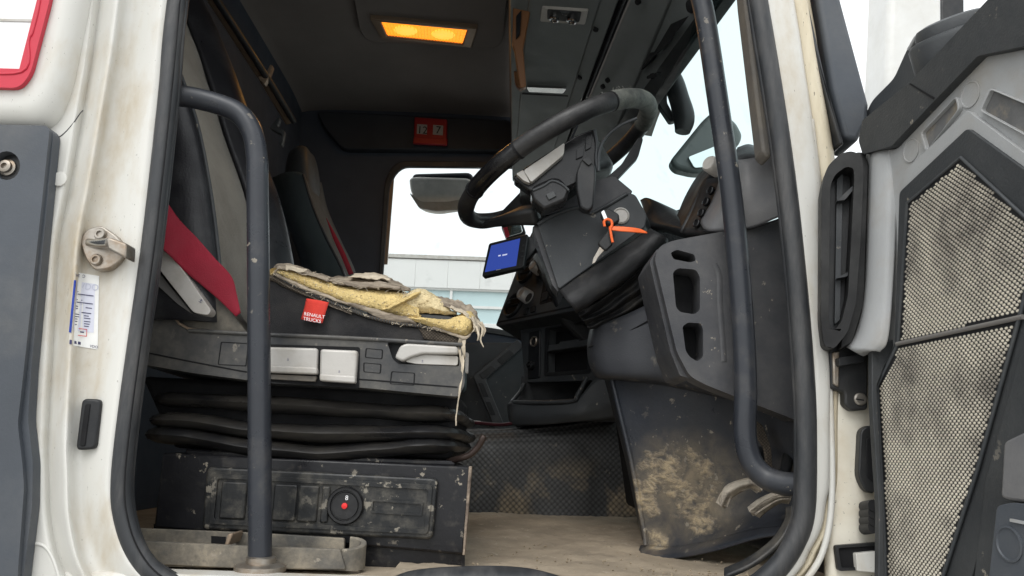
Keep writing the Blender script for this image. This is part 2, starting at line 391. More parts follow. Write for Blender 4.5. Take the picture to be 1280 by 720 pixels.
def glass(name, tint):
    m = bpy.data.materials.new(name); m.use_nodes = True; N = m.node_tree.nodes; L = m.node_tree.links; N.clear()
    o = N.new('ShaderNodeOutputMaterial'); mx = N.new('ShaderNodeMixShader'); t = N.new('ShaderNodeBsdfTransparent'); g = N.new('ShaderNodeBsdfGlossy')
    fr = N.new('ShaderNodeFresnel'); fr.inputs[0].default_value = 1.02
    nz = N.new('ShaderNodeTexNoise'); nz.inputs['Scale'].default_value = 14; nz.inputs['Detail'].default_value = 8
    tc = N.new('ShaderNodeTexCoord'); L.new(tc.outputs['Object'], nz.inputs[0])
    mp = N.new('ShaderNodeMapRange'); L.new(nz.outputs[0], mp.inputs[0])
    for i, x in enumerate((.6, .75, 0, 1)): mp.inputs[i + 1].default_value = x
    cx = N.new('ShaderNodeMix'); cx.data_type = 'RGBA'; L.new(mp.outputs[0], cx.inputs[0]); cx.inputs[6].default_value = (*tint, 1); cx.inputs[7].default_value = (*[x * .9 for x in tint], 1)
    L.new(cx.outputs[2], t.inputs[0]); g.inputs['Roughness'].default_value = .03
    L.new(fr.outputs[0], mx.inputs[0]); L.new(t.outputs[0], mx.inputs[1]); L.new(g.outputs[0], mx.inputs[2]); L.new(mx.outputs[0], o.inputs[0])
    return m
m_wind = glass('windscreen_glass', (.63, .73, .73))
m_side = glass('side_glass', (.86, .88, .88))

# ================================================================ SETTING
gr = mk('ground', [(-400, -400, -1.45), (400, -400, -1.45), (400, 400, -1.45), (-400, 400, -1.45)], [(0, 1, 2, 3)], m_ground)
gr['kind'] = 'structure'

# ================================================================ TRUCK CAB SHELL
cab = thing('truck_cab', 'dirty white truck cab with black rubber door seal, seen through its open driver door', 'truck cab', (0, 0, 0))
def lerpt(tab, y):
    for (a, b), (c, d) in zip(tab, tab[1:]):
        if a <= y <= c: return b + (d - b) * (y - a) / (c - a)
    return tab[0][1] if y < tab[0][0] else tab[-1][1]
XS = [(-460, 264), (0, 207), (100, 197), (200, 186), (300, 176), (400, 164), (500, 150), (560, 142), (600, 139), (640, 141), (684, 155), (713, 173), (745, 215), (780, 290)]
XB = [(-460, 203), (0, 147), (77, 137), (233, 110), (300, 97), (460, 87), (550, 82), (640, 85), (700, 95), (745, 122), (780, 160)]
rows = []
for y in (-460, -200, 0, 70, 150, 230, 300, 380, 460, 520, 560, 600, 640, 684, 713, 745, 780):
    s, b = lerpt(XS, y), lerpt(XB, y); w_ = s - b
    rows.append([(-420, y, -.016), (-60, y, -.016), (b - 50, y, -.016), (b - 30, y, -.016), (b - 22, y, .0), (b - 12, y, -.008), (b - 2, y, -.022), (b + 4, y, -.016), (b + 10, y, -.001),
                 (b + w_ * .35, y, .007), (b + w_ * .6, y, .001), (b + w_ * .85, y, -.008), (s - 2, y, -.008), (s + 9, y, .004), (s + 12, y, .05)])
grid('side_panel', cab, m_white, rows, sub=3, subv=3, th=.003, ang=70)
# raised pressed panel behind the door, with soft lower edge
def pillow(name, parent, mat, pts, Y, lift, inset, **kw):
    """plate with a wide soft roll-off all round"""
    o = [V(p, Y) for p in pts]; c = sum(o, Vector()) / len(o)
    vs_ = []; n = len(o); steps = 7
    for k in range(steps + 1):
        a = k / steps * math.pi / 2
        for p in o:
            d = (c - p); d.normalize()
            vs_.append(p + d * inset * (1 - math.cos(a)) + Vector((0, -lift * math.sin(a), 0)))
    fs = [(k * n + i, k * n + (i + 1) % n, (k + 1) * n + (i + 1) % n, (k + 1) * n + i) for k in range(steps) for i in range(n)]
    fs.append(tuple(range(steps * n, steps * n + n)))
    return mk(name, vs_, fs, mat, parent, ang=60, **kw)
pillow('pressed_panel', cab, m_white, rnd([(-420, -460), (165, -460), (128, -60), (92, 120), (70, 166), (-420, 158)], 40, 6), -.014, .034, .035)
tube('panel_seam', cab, m_rub, [(62, 175), (76, 170), (90, 156), (100, 142), (104, 138)], .0008, Y=-.0165, seg=6)
tube('panel_seam', cab, m_white, [(30, 679), (52, 681), (63, 692), (72, 715), (84, 760)], .0022, Y=-.0165, seg=8)
lathe('plug', cab, m_white, P(75, 224, -.018), (0, -1, 0), [(.011, 0), (.011, .002), (.009, .0025), (0, .0025)])
# red framed marker
rf = prism('marker_frame', cab, m_red, rnd([(-120, -260), (100, -260), (62, 0), (38, 92), (24, 110), (-120, 106)], 10), Y=-.057, t=.008, bevel=0,
           holes=[[(-100, -240), (84, -240), (46, 0), (24, 86), (-100, 82)]], label='red plastic marker frame')
prism('marker_face', rf, m_white2, [(-108, -248), (92, -248), (53, 0), (30, 93), (-108, 90)], Y=-.053, t=.004, bevel=0)
prism('marker_line', rf, m_silver, [(-100, 21), (41, 24), (39, 27), (-100, 24)], Y=-.0545, t=.001, bevel=0)
tube('frame_ridge', rf, m_red, [(50, 0), (46, 20), (40, 42), (36, 50), (27, 90), (-60, 88)], .0018, Y=-.0572, seg=8)
# slate fairing with bolt well
hole = [(8 + 17 * math.cos(a), 207 + 18 * math.sin(a)) for a in [i * math.pi / 10 for i in range(20)]]
ff = prism('side_fairing', cab, m_fair, rnd([(-420, 146), (58, 157), (62, 163), (30, 460), (22, 530), (28, 580), (30, 610), (22, 720), (16, 800), (-420, 800)], 8), Y=-.044, t=.016, bevel=.005, holes=[hole], seg=3)
prism('fairing_edge', ff, m_fair, rnd([(-420, 160), (60, 158), (67, 166), (39, 460), (35, 525), (41, 579), (40, 633), (30, 713), (22, 800), (-420, 800)], 8), Y=-.036, t=.018, bevel=.006, holes=[[(8 + (p[0] - 8) * 1.06, 207 + (p[1] - 207) * 1.06) for p in hole]])
prism('bolt_well', ff, m_black, [(8 + 18 * math.cos(a), 207 + 19 * math.sin(a)) for a in [i * math.pi / 10 for i in range(20)]], Y=-.030, t=.004, bevel=0)
lathe('bolt', ff, m_metal, P(10, 210, -.030), (0, -1, 0), [(.0125, 0), (.0125, .003), (.009, .004), (.009, .009), (.006, .010), (.0045, .010), (.0045, .006), (0, .006)], seg=24)
# striker
sk = prism('striker_plate', cab, m_metal, rnd([(99, 300), (108, 286), (126, 281), (147, 296), (157, 312), (152, 325), (136, 336), (117, 338), (106, 322)], 6), Y=-.014, t=.016, bevel=.002)
for bx, by in ((126, 293), (121, 325)):
    lathe('bolt', sk, m_metal, P(bx, by, -.014), (0, -1, 0), [(.0085, 0), (.0085, .003), (.007, .005), (.0045, .005), (.0045, .002), (0, .002)], seg=20)
tube('striker_pin', sk, m_chrome, [(112, 303, -.014), (124, 304, -.03), (136, 303, -.045)], .0065, sub=3)
prism('striker_block', sk, m_metal, [(132, 296), (139, 297), (158, 304), (157, 323), (147, 318), (134, 311)], Y=-.05, t=.03, bevel=.003)
# service sticker
def onpanel(name, parent, mat, q, lift, n=7):
    a, b, c, d = q
    rows_ = []
    for j in range(n):
        v = j / (n - 1); r_ = []
        for i in range(n):
            u_ = i / (n - 1)
            x = (a[0] * (1 - u_) + b[0] * u_) * (1 - v) + (d[0] * (1 - u_) + c[0] * u_) * v
            y = (a[1] * (1 - u_) + b[1] * u_) * (1 - v) + (d[1] * (1 - u_) + c[1] * u_) * v
            r_.append(hit('side_panel', x, y, lift))
        rows_.append(r_)
    return grid(name, parent, mat, rows_, sub=1, th=0)
st = onpanel('service_sticker', cab, m_paper, [(94, 340), (124, 345), (122, 437), (86, 431)], .0008)
onpanel('sticker_print', st, pm('pale_lilac_print', (.64, .65, .74), .6, .05, 30, bump=0), [(97, 352), (119, 355), (117, 416), (92, 413)], .0012)
onpanel('sticker_stripe', st, m_blue, [(92.5, 350), (95.5, 350.5), (89, 416), (86, 415)], .0014)
text('sticker_text', st, m_ink, 'VDO', 94.5, 346, 0, 4, (1, .12), on='side_panel')
text('sticker_text', st, m_greyink, 'VDO', 99, 361, 0, 8, (1, .1), on='side_panel')
for x_, y_, l_ in ((97, 364, 6), (97, 367, 20), (96, 374, 7), (96, 377, 20), (95, 382, 4), (107, 384, 8), (95, 385, 3), (102, 390, 12), (94, 392, 6), (105, 394, 6), (94, 395, 6), (105, 397, 8), (94, 398, 3), (105, 401, 8), (94, 401, 3), (105, 404, 7), (94, 405, 2), (105, 407, 6)):
    onpanel('sticker_line', st, m_ink, [(x_, y_), (x_ + l_, y_ + l_ * .12), (x_ + l_, y_ + l_ * .12 + 1.1), (x_, y_ + 1.1)], .0016, n=3)
for q in ([(97.5, 410), (109, 411.5), (109, 412.3), (97.4, 410.8)], [(97, 418.5), (108.4, 420), (108.4, 420.8), (97, 419.3)], [(97.4, 410), (98.2, 410.1), (97.8, 419), (97, 419)], [(108.2, 411.4), (109, 411.5), (108.6, 420.5), (107.8, 420.4)]):
    onpanel('stamp_frame', st, m_redink, q, .0016, n=2)
onpanel('sticker_line', st, m_ink, [(100, 414), (105, 414.6), (105, 416.2), (100, 415.6)], .0016, n=3)
onpanel('sticker_code', st, m_ink, [(87, 424.5), (90, 425), (89.7, 430.5), (86.6, 430)], .0014, n=3)
onpanel('sticker_code', st, m_ink, [(93, 426), (101, 427.5), (101, 431), (93, 429.5)], .0014, n=3)
text('sticker_text', st, m_ink, 'VDO', 112, 434, 0, 3.4, (1, .15), on='side_panel')
# black slot
sl = prism('slot_cover', cab, m_black, rnd([(102, 498), (126, 499), (119, 561), (94, 563)], 7), Y=-.008, t=.012, bevel=.003)
prism('slot_insert', sl, m_void, rnd([(106, 505), (113, 504), (106, 558), (99, 558)], 3), Y=-.0095, t=.006, bevel=.001)
# door seal: closed rubber loop
SEAL = [(221, 0), (210, 120), (190, 300), (172, 430), (160, 520), (152, 600), (155, 645), (170, 688), (200, 722), (260, 748), (400, 762), (640, 770), (850, 762), (930, 742), (970, 712), (995, 674), (1006, 635), (1008, 560), (1006, 480), (995, 340), (978, 190), (948, 0), (890, -330), (860, -400), (800, -420), (560, -425), (330, -415), (285, -395), (270, -340)]
tube('door_seal', cab, m_rub, SEAL, .0145, Y=.0, sub=6, seg=16, closed=True, flat=.9)
sc_ = [(s[0] + (10 if s[0] < 500 else -10) * (1 if 0 <= s[1] < 700 else .3), s[1] - (10 if s[1] > 700 else 0)) for s in SEAL]
tube('seal_lip', cab, m_rub, sc_, .0065, Y=.008, sub=6, seg=10, closed=True)
tube('seal_crease', cab, m_void, [(s[0] + (4 if s[0] < 500 else -4), s[1]) for s in SEAL[:12]], .0012, Y=-.0128, sub=6, seg=6)
# ---- front pillar (white), dirty channel, black strip, slate pillar cover
XR = [(-460, 872), (0, 960), (180, 988), (300, 1003), (460, 1020), (600, 1019), (660, 1009), (713, 981), (760, 930), (800, 840)]
rows = []; rowc = []
for y in (-460, -200, 0, 90, 180, 240, 300, 380, 460, 530, 600, 630, 660, 690, 713, 760, 800):
    r_ = lerpt(XR, y)
    k = .8 if y < 250 else (.45 if y > 300 else .6); kk = 1 if y < 650 else 1.1
    rows.append([(r_ - 12, y, .06), (r_ - 10, y, .006), (r_ - 1, y, -.004), (r_ + 12 * k * kk, y, -.005), (r_ + 36 * k, y, -.002), (r_ + 41 * k, y, .010)])
    rowc.append([(r_ + 40 * k, y, .012), (r_ + 45 * k, y, .010), (r_ + 56 * k, y, .008), (r_ + 62 * k, y, .014), (r_ + 66 * k, y, .03)])
grid('front_pillar', cab, m_white, rows, sub=3, subv=3, th=.003, ang=70)
grid('pillar_channel', cab, m_cream, rowc, sub=3, subv=3, th=.003, ang=70)
tube('pillar_flange', cab, m_white, [(1014, 150), (1024, 240), (1030, 300), (1033, 380), (1036, 460), (1039, 540), (1040, 610), (1036, 660), (1024, 700), (1000, 735)], .0045, Y=.006, seg=10)
prism('pillar_strip', cab, m_rub, [(915, -460), (940, -460), (1010, 0), (1035, 110), (1056, 180), (1050, 180), (1008, 30)], Y=.012, t=.05, bevel=.004)
prism('pillar_cover', cab, m_fair, [(925, -460), (988, -460), (1052, 0), (1087, 130), (1086, 150), (1072, 178), (1056, 172), (1040, 110), (1022, 0)], Y=.02, t=.07, bevel=.008, seg=3)
# hinge pillar panel, lower right
grid('hinge_pillar', cab, m_cream, [[(1030, y, .03), (1038, y, .016), (1052, y, .012), (1075, y, .012), (1100, y, .018), (1180, y, .03)] for y in (216, 300, 420, 480, 560, 640, 700, 800)], sub=3, th=.003).data.materials[0] = pm('white_hinge_paint', (.72, .68, .58), .4, .06, 5, dust=.6, dustcol=(.45, .34, .19), dscale=8, dthr=.57, dsoft=.3, bump=.04, bscale=80, spots=-.2, sscale=180)
hg = prism('door_hinge', cab, m_black, rnd([(1037, 430), (1086, 430), (1085, 512), (1066, 514), (1056, 506), (1056, 490), (1039, 486)], 4), Y=-.004, t=.03, bevel=.003)
prism('hinge_leaf', hg, m_metal, [(1041, 440), (1050, 438), (1049, 484), (1042, 480)], Y=-.008, t=.008, bevel=.002)
prism('hinge_arm', hg, m_black, rnd([(1048, 447), (1080, 442), (1081, 452), (1050, 458)], 3), Y=-.02, t=.018, bevel=.003)
lathe('hinge_bolt', hg, m_metal, P(1075, 499, -.004), (0, -1, 0), [(.009, 0), (.009, .002), (.007, .004), (0, .004)], seg=18)
prism('hinge_bolt_slot', hg, m_void, [(1070, 498), (1080, 499.5), (1080, 501), (1070, 499.5)], Y=-.0085, t=.001, bevel=0)
rg = prism('cable_grommet', cab, m_black, rnd([(1076, 536), (1092, 530), (1094, 618), (1082, 614), (1073, 596)], 8), Y=-.002, t=.02, bevel=.004)
prism('grommet_recess', rg, m_void, rnd([(1083, 548), (1093, 546), (1093, 604), (1084, 596)], 3), Y=-.004, t=.004, bevel=.001)
for k in range(4):
    tube('cable_sleeve', cab, m_black, [(1080, 634 + k * 9, .0), (1092, 632 + k * 9, -.022)], .008, sub=2, seg=14)
ps = prism('striker_pocket', cab, m_black, rnd([(1044, 682), (1100, 678), (1102, 712), (1048, 714)], 4), Y=.002, t=.008, bevel=.002,
           holes=[rnd([(1048, 685), (1098, 682), (1098, 708), (1052, 710)], 3)])
prism('pocket_back', ps, m_void, [(1046, 684), (1100, 681), (1100, 711), (1050, 712)], Y=.006, t=.003, bevel=0)
prism('pocket_tab', ps, m_white, rnd([(1070, 692), (1096, 689), (1096, 716), (1072, 714)], 2), Y=-.004, t=.012, bevel=.002)

# ---- cab interior shell
box('floor_mat', cab, m_floor, (-.97, .012, -.033), (.55, 2.1, -.016), 0)
box('underbody', cab, m_black, (-.97, .02, -.30), (.50, 2.1, -.034), 0)
# floor undulation sheet with trodden dirt
rows = []
for j in range(9):
    y_ = .015 + j * .12
    rows.append([Vector((-.16 + i * .06, y_, -.009 + .007 * noise.noise(Vector((i * .45, j * .6, 3))) + (.022 * (j / 8) ** 3))) for i in range(12)])
grid('floor_dirt', cab, m_floor, rows, sub=8, th=0, disp=(.003, 22, 4))
box('rear_wall', cab, m_wall, (-1.02, .06, -.03), (-.965, 2.14, 1.72), .01)
box('near_roof_rail', cab, m_white, (-1.02, .0, 1.50), (.45, .07, 1.72), .02)
rows = []
for y_ in (.03, .5, 1.0, 1.5, 1.9, 2.06, 2.11):
    zz = 1.655 if y_ < 1.8 else 1.655 - (y_ - 1.8) ** 2 * .3
    rows.append([Vector((-.98, y_, zz - .05)), Vector((-.93, y_, zz)), Vector((-.5, y_, zz + .01)), Vector((0, y_, zz)), Vector((.35, y_, zz - .03)), Vector((.6, y_, zz - .06))])
grid('roof_lining', cab, m_head, rows, sub=4, th=.03)
prism('lining_panel', cab, m_head, rnd([(430, -60), (640, -58), (628, 62), (452, 52)], 18), Y=(Vector((0, 0, 1.655)), Vector((0, 0, 1))), t=.01, off=-.012, bevel=.006)
box('roof_skin', cab, m_white, (-1.02, .02, 1.725), (.6, 2.14, 1.76), .015)
# far side wall with window
FWY = 2.1
win = rnd([(472, 398), (484, 228), (498, 205), (718, 207), (718, 432), (612, 412)], 14)
prism('far_wall', cab, m_wall, [(150, 820), (150, -160), (722, -160), (734, 250), (760, 820)], Y=FWY, t=.05, bevel=0, holes=[win])
prism('far_window_frame', cab, m_rail, rnd([(470, 402), (481, 224), (496, 201), (722, 203), (722, 437), (612, 416)], 16), Y=FWY - .012, t=.02, bevel=.004, holes=[rnd([(475, 396), (487, 229), (501, 208), (714, 210), (714, 428), (612, 409)], 14)]).data.materials[0] = m_dash
prism('window_drip_strip', cab, m_silver, rnd([(488, 222), (493, 214), (484, 330), (479, 330)], 1), Y=FWY - .0, t=.012, bevel=.001).data.materials[0] = m_rail
prism('far_window_pane', cab, m_side, [(468, 404), (478, 222), (494, 199), (726, 201), (726, 440), (612, 420)], Y=FWY + .055, t=.004, bevel=0)
prism('far_roof_pad', cab, m_wall, rnd([(395, 138), (640, 150), (640, 188), (428, 186), (405, 160)], 8), Y=FWY - .05, t=.05, bevel=.012, seg=3).data.materials[0] = pm('blue_black_pad', (.03, .035, .044), .7, .1, 4, bump=.2, bscale=300)
# far door inner trim
fd = prism('far_door_trim', cab, m_dash, rnd([(560, 560), (575, 428), (640, 428), (700, 440), (700, 560)], 4), Y=FWY - .05, t=.05, bevel=.006)
prism('door_rib', fd, m_pod, rnd([(647, 424), (655, 433), (607, 474), (636, 545), (622, 545), (591, 470)], 3), Y=FWY - .08, t=.03, bevel=.004)
for q in ([(637, 437), (643, 443), (627, 456), (621, 450)], [(614, 457), (620, 462), (604, 474), (599, 468)], [(598, 478), (604, 479), (611, 496), (604, 496)], [(607, 502), (613, 502), (620, 519), (613, 519)]):
    prism('rib_recess', fd, m_black, rnd(q, 1.2), Y=FWY - .083, t=.004, bevel=.001)
# dome lamp
CZ = (Vector((0, 0, 1.625)), Vector((0, 0, 1)))
dl = prism('dome_lamp', cab, m_rail, [(462, 24), (597, 36), (590, 60), (476, 48)], Y=CZ, t=.03, bevel=.004, holes=[[(476, 28), (584, 38), (578, 56), (484, 46)]])
lens_z = (Vector((0, 0, 1.632)), Vector((0, 0, 1)))
prism('lamp_lens', dl, m_amber, [(475, 27), (585, 37), (579, 57), (483, 47)], Y=lens_z, t=.012, bevel=0)
for cx_, cy_ in ((507, 38), (554, 43)):
    lathe('lamp_bulb', dl, m_bulb, P(cx_, cy_, lens_z) - Vector((0, 0, .001)), (0, 0, -1), [(.042, 0), (.036, .002), (.018, .003), (0, .003)], squash=.8)
m_amber2 = pm('amber_ridge', (.9, .35, .04), .3, .1, 40, bump=0, emit=(1, .30, .02), estr=.7)
for k in range(25):
    f = (k + .5) / 25
    a = P(477 + 106 * f, 28.5 + 9.5 * f, lens_z); b = P(485 + 93 * f, 46 + 9.5 * f, lens_z)
    tube('lens_ridge', dl, m_amber2, [a - Vector((0, 0, .002)), b - Vector((0, 0, .002))], .0012, sub=1, seg=6)
al = bpy.data.lights.new('dome_lamp_light', 'AREA'); al.energy = .6; al.color = (1, .5, .12); al.shape = 'RECTANGLE'; al.size = .26; al.size_y = .1
alo = bpy.data.objects.new('dome_lamp_light', al); COL.objects.link(alo); alo.parent = dl; alo.location = P(530, 42, CZ) - Vector((0, 0, .012))
# luggage rail at rear wall
rl = tube('bunk_rail', cab, m_rail, [P(255, -18, .75), P(300, 52, .95), P(332, 102, 1.1), P(362, 152, 1.25)], .016, sub=3, flat=.7)
tube('rail_channel', rl, m_black, [P(262, -14, .73), P(306, 54, .93), P(338, 104, 1.08), P(367, 152, 1.23)], .010, sub=3)
prism('rail_bracket', rl, m_rail, rnd([(322, 96), (332, 92), (338, 80), (341, 82), (335, 98), (330, 106)], 2), Y=1.05, t=.02, bevel=.002)
prism('rail_bracket', rl, m_dash, rnd([(337, 160), (347, 146), (350, 148), (346, 158), (356, 164), (352, 182), (349, 181), (352, 168)], 2), Y=1.2, t=.02, bevel=.002)

# ---- overhead console: long strips running across the cab above the windscreen
def ext(a, b, f0, f1): return a + (b - a) * f0, a + (b - a) * f1
def rail2(p0, Y0, p1, Y1):
    a, b = P(*p0, Y0), P(*p1, Y1)
    d = (b - a) / (b.y - a.y)
    return lambda y: a + d * (y - a.y)
def strip(name, parent, mat, r0, r1, y0, y1, th, lift=0, bevel=.004, **kw):
    a, b, c, d = r0(y0), r1(y0), r1(y1), r0(y1)
    n = (b - a).cross(d - a).normalized()
    if n.dot(CAM - a) < 0: n = -n
    q = [x + n * lift for x in (a, b, c, d)]
    vs_ = q + [x - n * th for x in q]
    return mk(name, vs_, [(0, 1, 2, 3), (7, 6, 5, 4), (0, 4, 5, 1), (1, 5, 6, 2), (2, 6, 7, 3), (3, 7, 4, 0)], mat, parent, bevel, **kw)
oc = bpy.data.objects.new('overhead_console', None); COL.objects.link(oc); oc.parent = cab
r0 = rail2((637, -20), .72, (640, 183), 1.72)
r1 = rail2((662, -20), .70, (645, 183), 1.70)
r2 = rail2((757, -20), .62, (702, 156), 1.42)
r3 = rail2((781, -20), .60, (716, 156), 1.38)
r4 = rail2((797, -20), .59, (726, 150), 1.33)
r5 = rail2((845, -20), .47, (788, 118), 1.02)
r6 = rail2((899, -20), .30, (800, 118), 0.92)
r7 = rail2((908, -20), .27, (812, 120), 0.88)
for a_, b_, mt, lf, nm in ((r1, r2, m_console, 0, 'console_panel'), (r2, r3, m_console, -.004, 'console_strip'), (r3, r4, m_void, -.022, 'console_groove'), (r4, r5, m_console, .002, 'console_panel'), (r5, r6, m_console, -.006, 'sun_visor_bay'), (r6, r7, m_black, -.012, 'header_edge')):
    strip(nm, oc, mt, a_, b_, .1, 2.06, .03, lf)
# a fine rib inside the groove
g0 = lambda y: r3(y) + (r4(y) - r3(y)) * .42
g1 = lambda y: r3(y) + (r4(y) - r3(y)) * .62
strip('groove_rib', oc, m_dash, g0, g1, .1, 2.05, .02, -.006)
# rear fascia and brown trim facing the driver
ra = lambda y: r0(y) + Vector((-.02, 0, .30))
strip('console_fascia', oc, m_wall, r0, ra, .1, 2.06, .02, 0)
strip('console_edge', oc, m_console, r0, r1, .1, 2.06, .02, .0)
prism('brown_trim', oc, m_wood, rnd([(640, 55), (643, -40), (661, -40), (664, 8), (654, 60), (658, 108), (650, 110), (643, 62)], 3), Y=.82, t=.02, bevel=.003)
prism('brown_trim', oc, m_wood, rnd([(639, 52), (643, 52), (656, 108), (650, 112), (644, 104)], 2), Y=1.15, t=.02, bevel=.003)
prism('trim_pull', oc, m_void, rnd([(645, 20), (652, 12), (650, 42), (645, 48)], 2), Y=.81, t=.008, bevel=.002)
# joints of storage flaps, chrome pulls, map lamp
def onp(rA, rB, f, y): return rA(y) + (rB(y) - rA(y)) * f
def cplane(rA, rB):
    return plane3(rA(.6), rB(.6), rA(1.5))
cp = cplane(r1, r2)
prism('flap_joint', oc, m_void, [(653, 116), (710, 119), (710, 121), (652, 118)], Y=cp, t=.004, off=-.0008, bevel=0)
prism('flap_pull', oc, m_chrome, rnd([(658, 109), (708, 111), (704, 117), (661, 115)], 1.5), Y=cp, t=.014, off=-.010, bevel=.003)
ml = prism('map_lamp', oc, m_silver, rnd([(677, 10), (735, 14), (731, 31), (675, 27)], 2), Y=cp, t=.014, off=-.008, bevel=.003)
prism('lamp_recess', ml, m_black, rnd([(684, 12), (727, 15), (724, 28), (684, 25)], 2), Y=cp, t=.003, off=-.0095, bevel=.001)
for cx_, cy_ in ((694, 19), (716, 21)):
    lathe('spot_lens', ml, m_chrome, P(cx_, cy_, cp) - cp[1] * .0095, -cp[1], [(.014, 0), (.014, .006), (.010, .008), (.006, .004), (0, .003)], seg=20)
prism('lamp_switch', ml, m_dash, [(700, 14), (712, 15), (708, 20), (703, 19)], Y=cp, t=.004, off=-.012, bevel=.001)
for (x_, y_), rA, rB in (((745, 36), r2, r3), ((725, 96), r2, r3), ((710, 142), r2, r3), ((754, 108), r4, r5), ((798, 2), r4, r5), ((760, 100), r4, r5), ((816, 95), r5, r6)):
    pl = cplane(rA, rB)
    lathe('screw_plug', oc, m_void, P(x_, y_, pl) - pl[1] * .001, -pl[1], [(.0075, -.004), (.0075, .0045), (.006, .006), (0, .006)], seg=16)
pv = cplane(r5, r6)
prism('visor_clip', oc, m_void, [(838, 30), (860, 20), (828, 62), (812, 74)], Y=pv, t=.004, off=-.006, bevel=.002)
prism('visor_clip', oc, m_void, [(812, 66), (818, 66), (814, 74), (800, 88)], Y=pv, t=.012, off=-.006, bevel=.002)
prism('visor_hook', oc, m_void, rnd([(808, 95), (822, 90), (820, 97), (808, 99)], 2), Y=pv, t=.012, off=-.012, bevel=.002)
lathe('screw_plug', oc, m_void, P(862, 8, pv) + pv[1] * .004, -pv[1], [(.016, 0), (.016, .003), (.012, .008), (0, .008)], seg=18)
# ---- windscreen and near inner pillar trim
wt0 = r7(.06) + Vector((.0, 0, .02)); wt1 = r7(2.05) + Vector((0, 0, .02))
wb0 = Vector((.52, .10, .50)); wb1 = Vector((.80, 1.2, .50)); wb2 = Vector((.55, 2.06, .50))
wtm = (wt0 + wt1) / 2 + Vector((.03, 0, 0))
wt1 = Vector((.25, 2.06, 1.09)); wtm = Vector((.42, 1.1, 1.09))
ws = grid('windscreen', cab, m_wind, [[wt0, r7(.5) + Vector((0, 0, .02)), r7(1.0) + Vector((.02, 0, .02)), Vector((.28, 1.6, 1.09)), wt1], [Vector((.54, .09, .5)), Vector((.72, .5, .5)), Vector((.80, 1.0, .5)), Vector((.74, 1.6, .5)), Vector((.55, 2.06, .5))]], sub=6, th=0)
prism('inner_pillar_trim', cab, m_podcap, [(905, -300), (922, -300), (944, 0), (966, 192), (962, 198), (953, 190), (930, 0)], Y=.035, t=.04, bevel=.006).data.materials[0] = pm('taupe_pillar_trim', (.12, .11, .098), .6, .1, 8, dust=.3, dscale=10, bump=.15)
box('firewall', cab, m_black, (.56, .10, -.03), (.62, 2.1, .48), .01)
grid('cowl_top', cab, m_dash, [[Vector((.50, .13, .49)), Vector((.60, .6, .49)), Vector((.60, 1.4, .49)), Vector((.5, 2.08, .49))], [Vector((.55, .10, .5)), Vector((.73, .5, .495)), Vector((.76, 1.4, .495)), Vector((.56, 2.08, .5))]], sub=5, th=.03)
# ---- sill: tray, rubber step edge
ztray = .052
tr = prism('sill_tray', cab, m_sill, rnd([(165, 676), (310, 683), (425, 687), (432, 712), (310, 711), (160, 704)], 3), Y=.088, t=.012, bevel=.003)
prism('tray_back', tr, m_sill, rnd([(160, 660), (310, 666), (430, 673), (430, 700), (160, 700)], 3), Y=.148, t=.010, bevel=.003)
prism('tray_base', tr, m_sill, [P(160, 700, .092), P(432, 706, .092), P(432, 706, .092) + Vector((0, .06, 0)), P(160, 700, .092) + Vector((0, .06, 0))], t=Vector((0, 0, -.008)), bevel=0)
ev = []
for k in range(9):
    a = math.pi * k / 8 - math.pi / 2
    ev.append((P(428, 688, .094).x + .030 * math.cos(a), .124 + .030 * math.sin(a)))
zt, zb0 = P(425, 687, .088).z, P(428, 714, .094).z
zt_ = lambda y: zt + .012 * (y - .094) / .06
mk('tray_end', [Vector((x, y, z)) for x, y in ev for z in (zb0, zt_(y))] + [Vector((P(428, 688, .094).x + (x - P(428, 688, .094).x) * .72, .124 + (y - .124) * .72, z)) for x, y in ev for z in (zb0, zt_(y))],
   [(2 * i, 2 * i + 2, 2 * i + 3, 2 * i + 1) for i in range(8)] + [(18 + 2 * i, 18 + 2 * i + 1, 18 + 2 * i + 3, 18 + 2 * i + 2) for i in range(8)] + [(2 * i + 1, 2 * i + 3, 18 + 2 * i + 3, 18 + 2 * i + 1) for i in range(8)], m_sill, tr, .002)
prism('tray_slot', tr, m_void, [(264, 670), (282, 671), (282, 680), (264, 679)], Y=.1465, t=.002, bevel=0)
prism('tray_rib', tr, m_rail, [(285, 667), (291, 667.5), (286, 682), (280, 682)], Y=.10, t=.05, bevel=.002)
grid('step_edge', cab, m_rub, [[(480, 726, .02), (520, 712, .03), (600, 707, .035), (660, 710, .03), (708, 722, .02)], [(480, 732, .01), (520, 722, .015), (600, 718, .015), (660, 720, .015), (708, 730, .01)], [(480, 760, .0), (520, 745, .0), (600, 740, .0), (660, 742, .0), (708, 755, .0)]], sub=5, th=.01)
box('sill', cab, m_white, (-.60, -.004, -.2), (.55, .05, -.008), .008)
